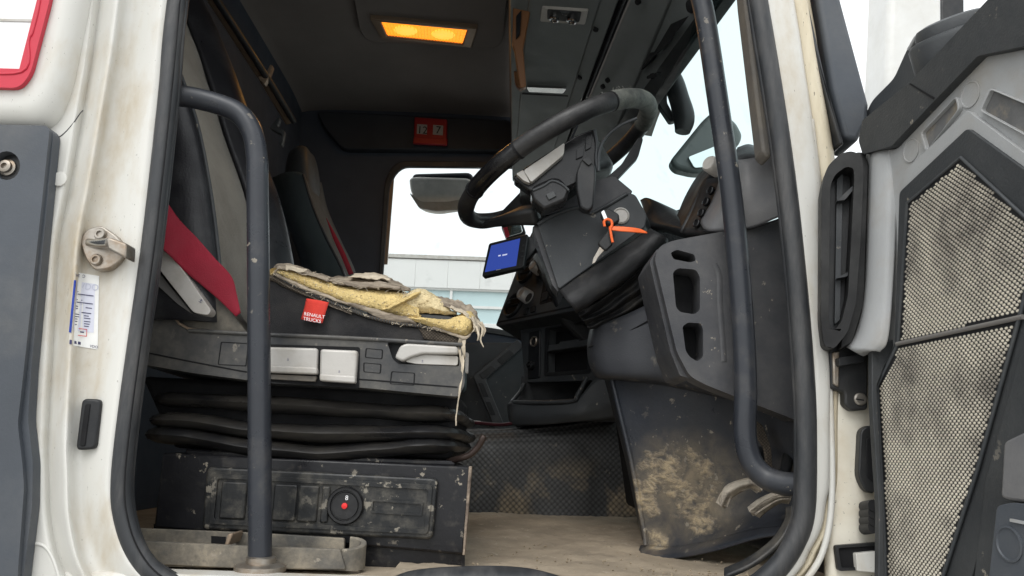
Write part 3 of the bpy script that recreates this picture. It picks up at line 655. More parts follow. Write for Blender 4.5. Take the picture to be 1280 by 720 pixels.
# ---- grab handles
gh = tube('grab_handle', cab, m_handle, [P(212, 119, .03), P(240, 122, .04), P(275, 131, .048), P(300, 143, .05), P(315, 165, .05), P(321, 195, .05), P(322, 240, .05), P(324, 470, .055), P(325, 690, .06), P(325, 713, .06)], .0168, sub=7, seg=20)
lathe('handle_foot', gh, m_metal, Vector((P(325, 712, .06).x, .06, -.003)), (0, 0, 1), [(.036, -.006), (.036, .001), (.030, .004), (.021, .005), (.021, .012), (.0185, .014), (0, .014)])
tube('grab_handle', cab, m_handle, [P(775, -395, .03), P(782, -380, .06), P(790, -345, .08), P(806, -290, .085), P(848, -120, .085), P(866, -40, .085), P(881, 20, .085), P(898, 130, .085), P(915, 250, .085), P(927, 380, .085), P(932, 480, .085), P(931, 540, .085), P(938, 575, .083), P(956, 596, .075), P(978, 604, .06), P(1000, 606, .045)], .0172, sub=7, seg=20)

# ================================================================ DRIVER SEAT
ds = thing('driver_seat', 'suspension driver seat with torn cushion showing yellow foam, on black bellows', 'seat', (-.3, .4, 0))
# box under the seat
BY = .17
sb = prism('seat_box', ds, m_box, [(203, 566), (589, 583), (580, 694), (192, 660)], Y=BY, t=Vector((-.05, .42, 0)), bevel=.004)
prism('box_plinth', sb, m_box, [(192, 655), (581, 690), (581, 712), (192, 700)], Y=BY + .012, t=Vector((-.05, .38, 0)), bevel=0)
prism('box_edge', sb, m_metal, [(586, 583), (590, 583), (581, 694), (578, 694)], Y=BY - .0015, t=.02, bevel=.001).data.materials[0] = pm('chipped_edge', (.10, .075, .06), .7, .3, 30, dust=.9, dustcol=(.42, .34, .26), dscale=30, dthr=.5, bump=.2)
prism('seat_slide', ds, m_box, [(232, 561), (570, 576), (570, 583), (232, 570)], Y=BY + .02, t=Vector((-.05, .35, 0)), bevel=.003)
lid_o = rnd([(258, 583), (548, 598), (541, 675), (252, 662)], 9)
lid = prism('box_lid', sb, m_boxlid, lid_o, Y=BY - .012, t=.014, bevel=.004, seg=3)
def inset(q, f):
    c = Vector((sum(p[0] for p in q) / len(q), sum(p[1] for p in q) / len(q)))
    return [tuple(Vector(p[:2]) + (c - Vector(p[:2])).normalized() * f) for p in q]
prism('lid_frame', lid, m_boxlid, rnd([(266, 592), (541, 606), (535, 668), (261, 655)], 6), Y=BY - .016, t=.006, bevel=.002, holes=[rnd([(272, 598), (535, 612), (530, 662), (267, 649)], 4)])
for a_, b_ in ((276, 308), (313, 338), (342, 371), (373, 398), (402, 412)):
    f = lambda x: (x - 267) / 268
    q = [(a_ + 1, 601 + f(a_) * 13), (b_ + 1, 601 + f(b_) * 13), (b_ - 3, 648 + f(b_) * 11), (a_ - 3, 648 + f(a_) * 11)]
    prism('lid_compartment', lid, m_boxlid, rnd(q, 3), Y=BY - .0165, t=.005, bevel=.0025)
prism('lid_slot', lid, m_boxlid, rnd([(464, 624), (529, 628), (527, 645), (463, 641)], 2), Y=BY - .0155, t=.004, bevel=.0015, holes=[rnd([(466.5, 626.5), (526.5, 630.5), (525, 642.5), (465.5, 638.5)], 1)])
kc = P(432, 632, BY - .014)
kn = lathe('round_knob', lid, m_gloss, kc, (0, -1, 0), [(.029, 0), (.029, .004), (.027, .007), (.0235, .007), (.0225, .003), (.021, .003), (.020, .006), (.0, .006)], seg=40)
lathe('knob_centre', kn, m_redink, kc + Vector((0, -.006, 0)), (0, -1, 0), [(.0045, 0), (.0045, .004), (0, .005)], seg=14).data.materials[0] = pm('worn_red_paint', (.75, .03, .03), .5, .2, 60, bump=.1)
text('knob_number', kn, m_white2, '8', 433, 625, BY - .0205, 6, (.98, .1), off=0, align='CENTER')
tube('release_rod', ds, m_metal, [(560, 577, .21), (575, 573, .18), (588, 568, .17), (598, 558, .165), (603, 549, .16), (605, 545, .16)], .0052, sub=5).data.materials[0] = pm('dark_rod', (.05, .035, .03), .35, .2, 10, bump=.05, metal=.5)
# bellows: stacked rubber folds round the suspension
def fold(zpts, rad, x0, x1, y0, y1):
    """one rubber fold: closed flattened tube round the seat footprint; zpts: (x, z) table on the near side"""
    pts = []
    n = 14
    for i in range(n + 1):
        x = x0 + (x1 - x0) * i / n; pts.append(Vector((x, y0, lerpt(zpts, x))))
    zr_, zl = lerpt(zpts, x1), lerpt(zpts, x0)
    pts += [Vector((x1 + .02, y0 + .04, zr_)), Vector((x1 + .02, y1 - .04, zr_)), Vector((x1, y1, zr_)), Vector((x0, y1, zl)), Vector((x0 - .02, y1 - .04, zl)), Vector((x0 - .02, y0 + .04, zl))]
    rr_ = [rad * (1 + .22 * noise.noise(Vector((p.x * 9, p.y * 5, rad * 900)))) for p in pts]
    pts = [p + Vector((0, .010 * noise.noise(Vector((p.x * 7, 3, rad * 500))), .003 * noise.noise(Vector((p.x * 11, 8, rad * 700))))) for p in pts]
    return tube('bellows_fold', ds, m_bel, pts, rr_, sub=3, seg=12, closed=True, upv=(0, 0, 1), flat=.40)
def ztab(pp, Y): return [(P(x, y, Y).x, P(x, y, Y).z) for x, y in pp]
BF = .195
fold(ztab([(172, 497), (310, 503), (440, 513), (576, 519)], BF), .034, -.545, -.13, BF + .006, .6)
fold(ztab([(172, 522), (250, 528), (310, 537), (440, 543), (576, 541)], BF), .036, -.545, -.13, BF + .004, .6)
fold(ztab([(172, 538), (250, 549), (310, 559), (400, 566), (480, 562), (576, 550)], BF), .035, -.545, -.135, BF + .008, .6)
bb = prism('bellows_core', ds, m_void, [(175, 470), (572, 490), (566, 574), (215, 560)], Y=BF + .012, t=.38, bevel=.01)
# side trim with levers
TY = .14
lever_rec = rnd([(484, 428), (574, 432), (574, 458), (498, 455), (491, 449)], 3)
tp = prism('side_trim', ds, m_trim, rnd([(160, 400), (195, 372), (236, 413), (306, 417), (481, 425), (579, 431), (581, 480), (574, 496), (520, 491), (447, 484), (339, 479), (240, 466), (160, 452)], 5), Y=TY, t=Vector((-.05, .40, 0)), bevel=.010, holes=[lever_rec], seg=4)
prism('lever_recess', tp, m_black, inset(lever_rec, -2), Y=TY + .018, t=.01, bevel=0)
tube('trim_lip', tp, m_trim, [(236, 413), (306, 417), (400, 421), (481, 425), (578, 431)], .0035, Y=TY - .001, sub=3)
tube('trim_crease', tp, m_void, [(180, 440), (260, 456), (339, 469), (447, 474), (520, 480), (572, 484)], .0012, Y=TY - .0002, sub=4, seg=6)
def outline_box(name, q, Y, wpx=1.2, r=2):
    prism(name, tp, m_void, rnd(q, r), Y=Y - .0006, t=.001, bevel=0, holes=[rnd(inset(q, wpx * 1.4), r * .8)])
for q in ([(276, 427), (311, 429), (308, 458), (272, 456)], [(457, 435), (479, 437), (478, 449), (456, 447)], [(454, 453), (477, 455), (476, 467), (454, 465)], [(489, 464), (519, 466), (518, 482), (487, 480)]):
    outline_box('blank_outline', q, TY)
def rocker(name, q, Y, out, lab=None):
    """paddle: bulges towards the viewer at its lower edge"""
    a, b, c, d = [V(p, Y) for p in q]
    o = prism(name, tp, m_silver, rnd(q, 4), Y=Y, t=.02, bevel=.004, seg=3)
    lip = [(d[0] * .94 + a[0] * .06 if False else q[3][0], q[3][1] - 9), (q[2][0], q[2][1] - 9), q[2], q[3]]
    prism('paddle_lip', o, m_silver, rnd(lip, 3), Y=Y - out, t=out + .004, bevel=.004, seg=3)
    return o
prism('switch_well', tp, m_void, rnd([(330, 430), (450, 434), (449, 486), (330, 477)], 3), Y=TY - .0008, t=.004, bevel=0)
rocker('tilt_paddle', [(322, 433), (397, 435), (396, 468), (322, 465)], TY - .010, .010)
prism('paddle_lower', tp, m_silver, rnd([(322, 467), (396, 470), (394, 477), (322, 473)], 2), Y=TY - .008, t=.01, bevel=.002).data.materials[0] = pm('grey_paddle_base', (.14, .13, .12), .5, .15, 20, dust=.5, dscale=20, bump=.1)
rocker('height_paddle', [(400, 436), (447, 438), (444, 479), (399, 476)], TY - .012, .012)
lv = prism('slide_lever', tp, m_silver, rnd([(493, 447), (500, 432), (508, 429), (572, 433), (573, 443), (528, 442), (512, 447), (503, 452)], 4), Y=TY - .012, t=.03, bevel=.005, seg=3)
prism('lever_lower', lv, m_silver, rnd([(514, 447), (530, 443), (573, 445), (572, 457), (520, 455), (506, 452)], 3), Y=TY - .002, t=.02, bevel=.003)
for q in ((360, 448), (424, 463), (528, 450)):
    text('lever_mark', tp, m_ink, '\u00b1', q[0], q[1] + 3, TY - .0262 if q[0] == 424 else TY - .0145, 4, align='CENTER')
# recliner plate, lever, armrest arm
rp = prism('recliner_cover', ds, m_blackd, rnd([(160, 345), (262, 345), (290, 392), (312, 420), (236, 414), (190, 368)], 4), Y=TY + .004, t=.06, bevel=.005)
tube('cover_edge', rp, m_rail, [(190, 362), (212, 388), (236, 411), (306, 416)], .0022, Y=TY - .001, sub=3, seg=8)
prism('recline_lever', ds, m_silver, rnd([(185, 285), (200, 306), (213, 316), (264, 388), (260, 394), (242, 391), (197, 334), (180, 300)], 5), Y=TY - .03, t=.024, bevel=.006, seg=3)
prism('lever_lower_arm', ds, m_silver, rnd([(180, 325), (198, 340), (241, 393), (222, 380), (194, 354), (180, 345)], 4), Y=TY - .015, t=.02, bevel=.004).data.materials[0] = pm('grey_arm', (.16, .155, .15), .5, .1, 10, bump=.1)  # lower arm of the recline lever, plain grey plastic
text('lever_mark', ds, m_ink, '\u00b1', 250, 378, TY - .0315, 6, (.8, .4), align='CENTER')
# backrest (leans back): bolsters and fabric centre
BK = [(.33, -.47), (.42, -.485), (.55, -.512), (.70, -.555), (.83, -.614), (1.0, -.685), (1.15, -.755), (1.30, -.84)]
def bx_(z): 
    return lerpt(BK, z)
def brow(z, cols, bul=1):
    return [Vector((bx_(z) + dx * bul, y, z + dz)) for dx, y, dz in cols]
zs = [.36, .48, .60, .72, .84, .96, 1.08, 1.20, 1.30]
def taper(z): return 1 if z < .8 else 1 - (z - .8) * .35
nearc = [(-.12, .135, 0), (-.05, .128, 0), (-.012, .138, 0), (.0, .158, 0), (-.012, .19, 0), (-.045, .225, 0)]
farc = [(-.05, .555, 0), (-.014, .585, 0), (.004, .62, 0), (-.008, .65, 0), (-.05, .665, 0), (-.12, .66, 0)]
cenc = [(-.043, .222, 0), (-.052, .30, 0), (-.058, .39, 0), (-.054, .48, 0), (-.048, .558, 0)]
grid('backrest_bolster', ds, m_sideleather, [brow(z, nearc, taper(z)) for z in zs], sub=4, th=.01)
grid('backrest_bolster', ds, m_sideleather, [brow(z, farc, taper(z)) for z in zs], sub=4, th=.01)
grid('backrest_centre', ds, m_fabric, [brow(z, cenc, taper(z)) for z in zs], sub=5, th=.01, disp=(.003, 9))
tube('bolster_piping', ds, m_dash, [brow(z, [(.001, .157, 0)], taper(z))[0] for z in zs], .0035, sub=4, seg=8)
tube('bolster_piping', ds, m_dash, [brow(z, [(-.043, .224, 0)], taper(z))[0] for z in zs], .0035, sub=4, seg=8)
tube('bolster_piping', ds, m_dash, [brow(z, [(-.047, .556, 0)], taper(z))[0] for z in zs], .0035, sub=4, seg=8)
grid('backrest_shell', ds, m_black, [[Vector((bx_(z) - .10, .14, z)), Vector((bx_(z) - .16, .25, z)), Vector((bx_(z) - .17, .4, z)), Vector((bx_(z) - .16, .55, z)), Vector((bx_(z) - .10, .655, z))] for z in zs], sub=3, th=.008)
# torn cushion
CY = .15
PIP = [(330, 340), (343, 343), (358, 352), (374, 360), (396, 370), (417, 379), (440, 388), (461, 396), (494, 404), (527, 408), (560, 416), (577, 423)]
FLO = [(338, 344), (346, 342), (360, 350), (374, 356), (394, 364), (413, 372), (433, 380), (453, 384), (483, 390), (500, 394), (512, 398), (524, 402)]
TOP = [(340, 340), (347, 337), (361, 335), (373, 337), (386, 341), (404, 348), (428, 356), (447, 359), (466, 361), (496, 364), (510, 369), (524, 376)]
cu = prism('cushion_side', ds, m_sidefab, [(318, 418), (318, 336)] + PIP + [(584, 428), (576, 431), (450, 425), (340, 420)], Y=CY, t=Vector((-.05, .46, 0)), bevel=.006)
# zip and mesh band along the seam
tube('zip_seam', cu, m_trimfab, PIP[1:], .0028, Y=CY - .004, sub=4, seg=8)
for k in range(90):
    f = k / 89 * 9.6 + 1; j = int(f); g = f - j
    a, b = Vector(PIP[j]), Vector(PIP[j + 1]); q = a * (1 - g) + b * g
    p = P(q.x, q.y, CY - .0068); box('zip_tooth', cu, m_dash, p - Vector((.0006, .001, .0022)), p + Vector((.0006, .001, .0022)), 0)
grid('mesh_trim', cu, m_trimfab, [[(x, y + 1, CY - .003) for x, y in PIP[:7]], [(x - 1, y + 5, CY - .007) for x, y in PIP[:7]], [(x - 2, y + 10 - i * 1.1, CY - .002) for i, (x, y) in enumerate(PIP[:7])]], sub=4, th=.002, disp=(.0008, 60))
grid('mesh_trim', cu, m_trimfab, [[(522, 409, CY - .002), (545, 414, CY - .004), (574, 423, CY - .003)], [(527, 417, CY - .003), (548, 421, CY - .005), (575, 427, CY - .004)], [(530, 424, CY - .002), (550, 428, CY - .002), (574, 431, CY - .002)]], sub=4, th=.002)
def band(f): return [((a[0] * (1 - f) + b[0] * f), (a[1] * (1 - f) + b[1] * f)) for a, b in zip(FLO, TOP)]
fo = grid('foam', ds, m_foam, [[(x, y, CY + .006) for x, y in band(-.06)], [(x, y, CY - .003) for x, y in band(.1)], [(x, y, CY - .006) for x, y in band(.4)], [(x, y, CY + .0) for x, y in band(.75)], [(x, y, CY + .02) for x, y in band(.98)], [(x, y, CY + .07) for x, y in band(1.05)], [(x, y + 8, CY + .2) for x, y in band(1.0)]], sub=14, subv=12, th=.008, disp=(.0015, 30, 5))
# broken ledge of paler foam above the slit
grid('foam_ledge', fo, m_foamp, [[(482, 392, CY + .012), (496, 391, CY + .008), (520, 391, CY + .006), (545, 392, CY + .006), (572, 395, CY + .012)], [(484, 386, CY + .004), (498, 384, CY - .002), (522, 382, CY - .004), (546, 385, CY - .002), (570, 391, CY + .006)], [(490, 380, CY + .004), (504, 375, CY - .002), (524, 370, CY - .002), (544, 376, CY + .002), (562, 385, CY + .008)], [(500, 372, CY + .012), (510, 367, CY + .010), (524, 362, CY + .010), (540, 368, CY + .014), (554, 377, CY + .02)], [(510, 366, CY + .05), (516, 364, CY + .05), (524, 361, CY + .05), (540, 366, CY + .05), (552, 374, CY + .06)]], sub=10, subv=8, th=.006, disp=(.0024, 30, 4))
grid('foam_lip', fo, m_foam, [[(478, 388, CY - .004), (488, 381, CY - .010), (502, 373, CY - .012), (518, 366, CY - .008), (526, 363, CY)], [(484, 387, CY - .012), (492, 382, CY - .018), (505, 376, CY - .018), (519, 369, CY - .012), (526, 365, CY - .004)], [(484, 390, CY - .002), (492, 386, CY - .004), (505, 379, CY - .004), (518, 372, CY - .002), (526, 366, CY)]], sub=9, subv=6, th=.002, disp=(.0022, 50, 3))
# lower foam nose in front of the slit
grid('foam_nose', fo, m_foam, [[(500, 398, CY + .004), (524, 404, CY - .004), (549, 413, CY - .006), (570, 420, CY - .006), (582, 420, CY), (590, 414, CY + .02)], [(502, 396, CY - .004), (526, 399, CY - .014), (550, 406, CY - .018), (572, 412, CY - .018), (586, 410, CY - .010), (593, 405, CY + .016)], [(507, 395, CY + .0), (530, 397, CY - .008), (552, 400, CY - .012), (570, 400, CY - .014), (586, 398, CY - .006), (593, 396, CY + .02)], [(508, 396, CY + .02), (532, 398, CY + .02), (554, 401, CY + .015), (572, 394, CY + .004), (584, 389, CY + .008), (590, 390, CY + .03)]], sub=9, subv=7, th=.006, disp=(.0022, 36, 4))
prism('tear', fo, m_void, [(488, 388), (520, 388), (560, 391), (576, 394), (568, 403), (530, 401), (506, 398), (488, 394)], Y=CY + .016, t=.004, bevel=0)
prism('seat_pan_edge', fo, m_dash, [(492, 391), (520, 392), (550, 394), (572, 397), (566, 402), (530, 400), (506, 397)], Y=CY + .006, t=.008, bevel=.001)
# crumbs of foam clinging to the torn face
rs = random.Random(3)
vv, ff_ = [], []
for k in range(420):
    if k < 280:
        i = rs.random() * 10.9; j = int(i); g = i - j; f = rs.random()
        a = Vector(FLO[j]) * (1 - g) + Vector(FLO[j + 1]) * g; b = Vector(TOP[j]) * (1 - g) + Vector(TOP[j + 1]) * g
        q = a * (1 - f) + b * f; nm = 'foam'
    elif k < 360: q = Vector((rs.uniform(490, 565), rs.uniform(366, 392))); nm = 'foam_ledge'
    else: q = Vector((rs.uniform(512, 588), rs.uniform(394, 418))); nm = 'foam_nose'
    h = SURF[nm].ray_cast(CAM, ray(q.x, q.y).normalized())
    if not h[0]: continue
    s_ = rs.uniform(.0008, .0024); b0_ = len(vv)
    for d in ((1, 0, 0), (0, 1, 0), (-1, 0, 0), (0, -1, 0), (0, 0, 1), (0, 0, -1)): vv.append(h[0] + Vector(d) * s_ * rs.uniform(.4, 1.4))
    for a in range(4): ff_ += [(b0_ + a, b0_ + (a + 1) % 4, b0_ + 4), (b0_ + (a + 1) % 4, b0_ + a, b0_ + 5)]
mk('foam_crumbs', vv, ff_, m_foamp, fo, kind='stuff', ang=180)
# torn cover cloth
def flap(pts_lo, pts_hi, Ya, Yb, mat=m_torn, d=.0035, bul=.008):
    return grid('torn_flap', ds, mat, [[(x, y, Ya) for x, y in pts_lo], [((a[0] * 2 + b[0]) / 3, (a[1] * 2 + b[1]) / 3, (Ya * 2 + Yb) / 3 - bul) for a, b in zip(pts_lo, pts_hi)], [((a[0] + b[0] * 2) / 3, (a[1] + b[1] * 2) / 3, (Ya + Yb * 2) / 3 - bul) for a, b in zip(pts_lo, pts_hi)], [(x, y, Yb) for x, y in pts_hi]], sub=9, th=.0015, disp=(d, 40, 3))
flap([(340, 344), (347, 336), (360, 336), (376, 341), (392, 345), (410, 351)], [(336, 342), (346, 330), (361, 330), (378, 335), (396, 340), (414, 346)], CY - .008, CY + .04, m_torn, .002, .004)
flap([(356, 337), (364, 338), (372, 340), (380, 339)], [(357, 331), (366, 332), (374, 335), (384, 336)], CY - .010, CY + .0, m_thread, .002, .002)
flap([(402, 349), (424, 354), (446, 358), (470, 360), (492, 362), (512, 363)], [(412, 346), (430, 345), (455, 343), (481, 345), (497, 352), (512, 361)], CY + .008, CY + .10, m_torn, .003)
flap([(414, 352), (436, 357), (458, 359), (478, 359), (500, 361)], [(420, 349), (440, 352), (460, 353), (480, 353), (500, 358)], CY - .002, CY + .03, m_torn, .003, .004)
flap([(436, 346), (455, 347), (470, 348), (488, 351)], [(446, 342), (458, 341.5), (472, 342), (484, 345)], CY + .03, CY + .12, m_thread, .003)
flap([(431, 381), (452, 388), (474, 397), (496, 402), (520, 405)], [(430, 378), (452, 382), (480, 389), (500, 394), (514, 398)], CY - .005, CY - .006, m_torn, .0016, .002)
flap([(344, 345), (360, 353), (376, 360), (396, 368), (418, 376), (436, 383)], [(344, 341), (360, 348), (376, 355), (396, 363), (416, 371), (434, 379)], CY - .008, CY - .006, m_torn, .0014, .002)
flap([(546, 377), (560, 384), (574, 390), (586, 396), (594, 410)], [(548, 371), (564, 373), (580, 379), (593, 388), (601, 402)], CY + .0, CY + .06, m_torn, .004)
flap([(562, 385), (572, 390), (582, 394), (590, 402), (592, 416)], [(566, 380), (576, 384), (588, 390), (597, 400), (600, 416)], CY - .008, CY + .03, m_thread, .004)
flap([(540, 411), (556, 416), (570, 421), (582, 424), (588, 420)], [(542, 407), (556, 411), (570, 417), (582, 420), (590, 415)], CY - .012, CY - .012, m_torn, .0016, .001)
strands = [[(578, 422), (576, 436), (578, 455), (577, 470), (574, 490), (571, 512), (569, 532)], [(576, 423), (574, 432), (575, 444), (577, 456)], [(580, 422), (579, 436), (581, 448)], [(598, 404), (603, 412), (600, 424), (604, 434)], [(601, 402), (605, 412), (603, 420)], [(595, 408), (598, 418), (596, 426)]]
for n_, s_ in enumerate(strands):
    c0 = [(x, y, CY - .010 + rs.uniform(-.004, .004)) for x, y in s_]
    w0 = 3.2 if n_ < 3 else 2
    grid('frayed_strip', ds, m_thread, [[(x - w0 * (1 - i / len(c0)) * rs.uniform(.6, 1), y, z) for i, (x, y, z) in enumerate(c0)], [(x + w0 * (1 - i / len(c0)) * rs.uniform(.4, 1) + .4, y, z - .002) for i, (x, y, z) in enumerate(c0)]], sub=5, th=.0008, disp=(.0012, 90))
for k in range(70):
    i = rs.random() * 10.6; j = int(i); g = i - j
    tab = TOP if rs.random() < .5 else PIP
    q = Vector(tab[j]) * (1 - g) + Vector(tab[j + 1]) * g
    yy = CY + (.0 if tab is TOP else -.010)
    tube('thread', ds, m_thread, [(q.x, q.y, yy), (q.x + rs.uniform(-3, 4), q.y + rs.uniform(-3, 2), yy - .004), (q.x + rs.uniform(-6, 7), q.y + rs.uniform(-4, 4), yy - .004)], .00035, sub=3, seg=4)
prism('front_bracket', ds, m_silver, rnd([(581, 440), (586, 441), (585, 467), (581, 466)], 2), Y=CY + .03, t=.01, bevel=.001)
# red cloth label
lt = grid('cloth_label', ds, m_redtag, [[(383, 373, CY - .011), (397, 375, CY - .016), (411, 378, CY - .012)], [(380, 386, CY - .010), (393, 389, CY - .017), (407, 391, CY - .013)], [(376, 399, CY - .010), (389, 402, CY - .016), (403, 404, CY - .013)]], sub=4, th=.001)
lp = plane3(P(376, 399, CY - .0185), P(403, 404, CY - .0185), P(383, 373, CY - .0185))
text('label_text', lt, m_white2, 'RENAULT', 379.5, 394, lp, 4.4, (.98, .17), off=0)
text('label_text', lt, m_white2, 'TRUCKS', 378.5, 400, lp, 4.4, (.98, .17), off=0)

# seat belts
def ribbon(name, label, cat, a, b, th=.0016, mat=m_redbelt):
    """webbing between two edge polylines"""
    m_ = [(Vector(V(p)) + Vector(V(q))) / 2 + Vector((0, -.002, 0)) for p, q in zip(a, b)]
    o = grid(name, None, mat, [[V(p) for p in a], m_, [V(p) for p in b]], sub=6, th=th)
    o['label'] = label; o['category'] = cat; o['group'] = 'red seat belts'
    return o
ribbon('seat_belt', 'wide dark red seat belt hanging beside the driver backrest and grey lever', 'seat belt',
       [(185, 215, .02), (205, 246, .075), (224, 274, .10), (246, 297, .115), (268, 322, .122), (289, 345, .128), (296, 368, .13), (301, 391, .132)],
       [(180, 270, .02), (200, 306, .075), (215, 322, .10), (232, 340, .115), (250, 355, .122), (268, 370, .128), (282, 383, .13), (295, 396, .132)])

# ================================================================ PASSENGER SEAT
pz = thing('passenger_seat', 'dark passenger seat with tall headrest beyond the driver seat', 'seat', P(390, 420, 1.6))
grid('backrest_side', pz, m_tealleather, [[(340, 222, 1.62), (358, 215, 1.50), (377, 216, 1.46), (384, 226, 1.47)], [(350, 260, 1.60), (366, 256, 1.49), (388, 256, 1.45), (394, 262, 1.47)], [(366, 300, 1.58), (380, 298, 1.48), (405, 296, 1.44), (410, 300, 1.46)], [(380, 345, 1.56), (398, 345, 1.47), (428, 345, 1.43), (434, 348, 1.45)], [(390, 420, 1.56), (410, 420, 1.47), (446, 420, 1.43), (452, 420, 1.45)]], sub=6, th=.02)
grid('backrest_front', pz, m_fabric, [[(381, 222, 1.47), (394, 226, 1.6), (402, 228, 1.85)], [(393, 262, 1.47), (402, 262, 1.6), (410, 262, 1.85)], [(410, 300, 1.46), (418, 300, 1.6), (426, 300, 1.85)], [(433, 348, 1.45), (440, 346, 1.6), (446, 344, 1.85)], [(452, 420, 1.45), (458, 420, 1.6), (466, 420, 1.85)]], sub=5, th=.02).data.materials[0] = pm('dark_grey_fabric', (.07, .068, .062), .9, .15, 8, bump=.4, bscale=500)
tube('backrest_piping', pz, m_dash, [(379, 218, 1.455), (391, 258, 1.45), (408, 298, 1.44), (431, 346, 1.43), (450, 420, 1.43)], .005, sub=5, seg=8)
grid('headrest', pz, m_tealleather, [[(356, 238, 1.62), (366, 238, 1.52), (386, 240, 1.50), (398, 248, 1.6), (402, 250, 1.75)], [(357, 210, 1.62), (366, 206, 1.52), (384, 208, 1.50), (395, 216, 1.6), (399, 218, 1.75)], [(362, 190, 1.62), (370, 185, 1.53), (383, 186, 1.52), (390, 194, 1.6), (393, 196, 1.75)], [(372, 184, 1.64), (376, 182, 1.60), (381, 183, 1.60), (384, 188, 1.64), (386, 190, 1.75)]], sub=6, th=.015).data.materials[0] = pm('grey_vinyl', (.055, .06, .062), .55, .12, 8, bump=.2)
prism('cushion', pz, m_tealleather, rnd([(400, 420), (440, 400), (560, 410), (575, 430), (575, 480), (400, 470)], 10), Y=1.45, t=.45, bevel=.03, seg=4)
prism('seat_pedestal', pz, m_black, [(430, 470), (560, 476), (560, 600), (430, 600)], Y=1.5, t=.35, bevel=.01)
ribbon('seat_belt', 'narrow bright red seat belt lying across the passenger seat back', 'seat belt',
       [(408, 272, 1.44), (420, 294, 1.43), (432, 318, 1.42), (442, 342, 1.41)], [(410, 280, 1.435), (417, 300, 1.425), (427, 322, 1.415), (436, 344, 1.405)])

# ================================================================ STEERING WHEEL
WC = P(696, 206, .45)
wa, wb_ = P(573, 270, .45), P(817, 142, .45)
tdir = (wb_ - wa).normalized(); ydir = Vector((0, 1, 0)); nrm = tdir.cross(ydir).normalized()
if nrm.z < 0: nrm = -nrm
WR = (wb_ - wa).length / 2 - .018
WC = (wa + wb_) / 2
sw = thing('steering_wheel', 'worn black steering wheel with frayed leather wrap and silver spoke trim', 'steering wheel', WC)
def wp(a, r=1.0, h=0): return WC + (tdir * math.cos(a) + ydir * math.sin(a)) * WR * r + nrm * h
tube('rim', sw, m_wheel, [wp(i * math.pi / 16) for i in range(32)], [.0175 + .0006 * math.sin(i * 3.1) for i in range(32)], sub=4, seg=18, closed=True, upv=tuple(nrm))
def rimsleeve(name, mat, a0, a1, r, n=8, d=None):
    o = tube(name, sw, mat, [wp(a0 + (a1 - a0) * i / n) for i in range(n + 1)], r, sub=4, seg=18, upv=tuple(nrm))
    return o
rimsleeve('frayed_wrap', m_wrap, R(-62), R(8), .0195)
rimsleeve('smooth_grip', m_gloss, R(-152), R(-117), .0184)
rimsleeve('leather_wrap', m_wheel, R(-117), R(-62), .0188)
for a0 in (-117, -62, -152):
    rimsleeve('wrap_seam', m_void, R(a0 - .6), R(a0 + .6), .0194, n=2)
for k in range(40):       # frayed tufts
    a = R(rs.uniform(-60, -20)) if k < 26 else R(rs.uniform(-80, -62))
    b = rs.uniform(.9, 2.3)
    o_ = wp(a) + (nrm * math.sin(b) - ydir * math.cos(b) * .4 + (wp(a) - WC).normalized() * math.cos(b)) * .019
    L_ = .008 if k < 26 else .004
    tube('fray', sw, m_wrap, [o_, o_ + (nrm + Vector((rs.uniform(-.6, .6), rs.uniform(-.6, .2), 0))) * L_ * rs.uniform(.4, 1)], [.0012, .0004], sub=1, seg=5)
for k in range(12):
    a = R(rs.uniform(25, 65)); o_ = wp(a, .955, rs.uniform(-.004, .012))
    lathe('foam_fleck', sw, m_foam, o_, (-1, -.3, .2), [(.004, 0), (.003, .002), (0, .002)], seg=7)
# hub and spokes (seen from below)
HB = -.045
def wq(u, v, h): return WC + tdir * u + ydir * v + nrm * h
def wprism(name, mat, pts, h, t, parent=sw, bevel=.004, holes=()):
    return prism(name, parent, mat, [wq(a, b, h) for a, b in pts], t=nrm * t, bevel=bevel, holes=[[wq(a, b, h) for a, b in q] for q in holes])
hub = wprism('hub', m_black, rnd([(-.10, -.09), (.04, -.105), (.095, -.05), (.095, .05), (.04, .105), (-.10, .09)], .03), -.075, .07, bevel=.012)
for sy in (1,):
    wprism('spoke', m_black, rnd([(-.155, sy * .145), (-.11, sy * .185), (.005, sy * .05), (-.075, sy * .03)], .01), -.030, .03)
    wprism('spoke', m_gloss, rnd([(.060, sy * .205), (.025, sy * .214), (-.02, sy * .205), (-.01, sy * .05), (.055, sy * .04)], .012), -.030, .032)
    wprism('spoke_panel', m_black, rnd([(.045, sy * .165), (.005, sy * .170), (.0, sy * .09), (.045, sy * .085)], .008), -.035, .008)
st_ = prism('silver_trim', sw, m_silver, rnd([(654, 213), (706, 178), (705, 193), (664, 228)], 3), Y=.27, t=.03, bevel=.004)
prism('silver_trim_end', sw, m_silver, rnd([(645, 217), (654, 212), (663, 229), (655, 226)], 2), Y=.272, t=.02, bevel=.003)
prism('spoke_face', sw, m_gloss, rnd([(640, 222), (662, 205), (722, 168), (744, 160), (748, 196), (743, 214), (715, 232), (690, 240), (664, 240)], 6), Y=.285, t=.035, bevel=.006)
tube('spoke_rib', sw, m_dash, [(743, 162), (746, 180), (745, 198), (747, 214)], .003, Y=.281, sub=4, seg=8)
tube('spoke_rib', sw, m_dash, [(748, 214), (749, 190), (757, 172), (775, 157), (796, 148)], .003, Y=.279, sub=4, seg=8)
prism('spoke_button', sw, m_gloss, rnd([(721, 186), (731, 181), (729, 195), (720, 199)], 1.5), Y=.281, t=.006, bevel=.001)
prism('spoke_button', sw, m_gloss, rnd([(732, 172), (741, 167), (739, 184), (732, 188)], 1.5), Y=.281, t=.006, bevel=.001)
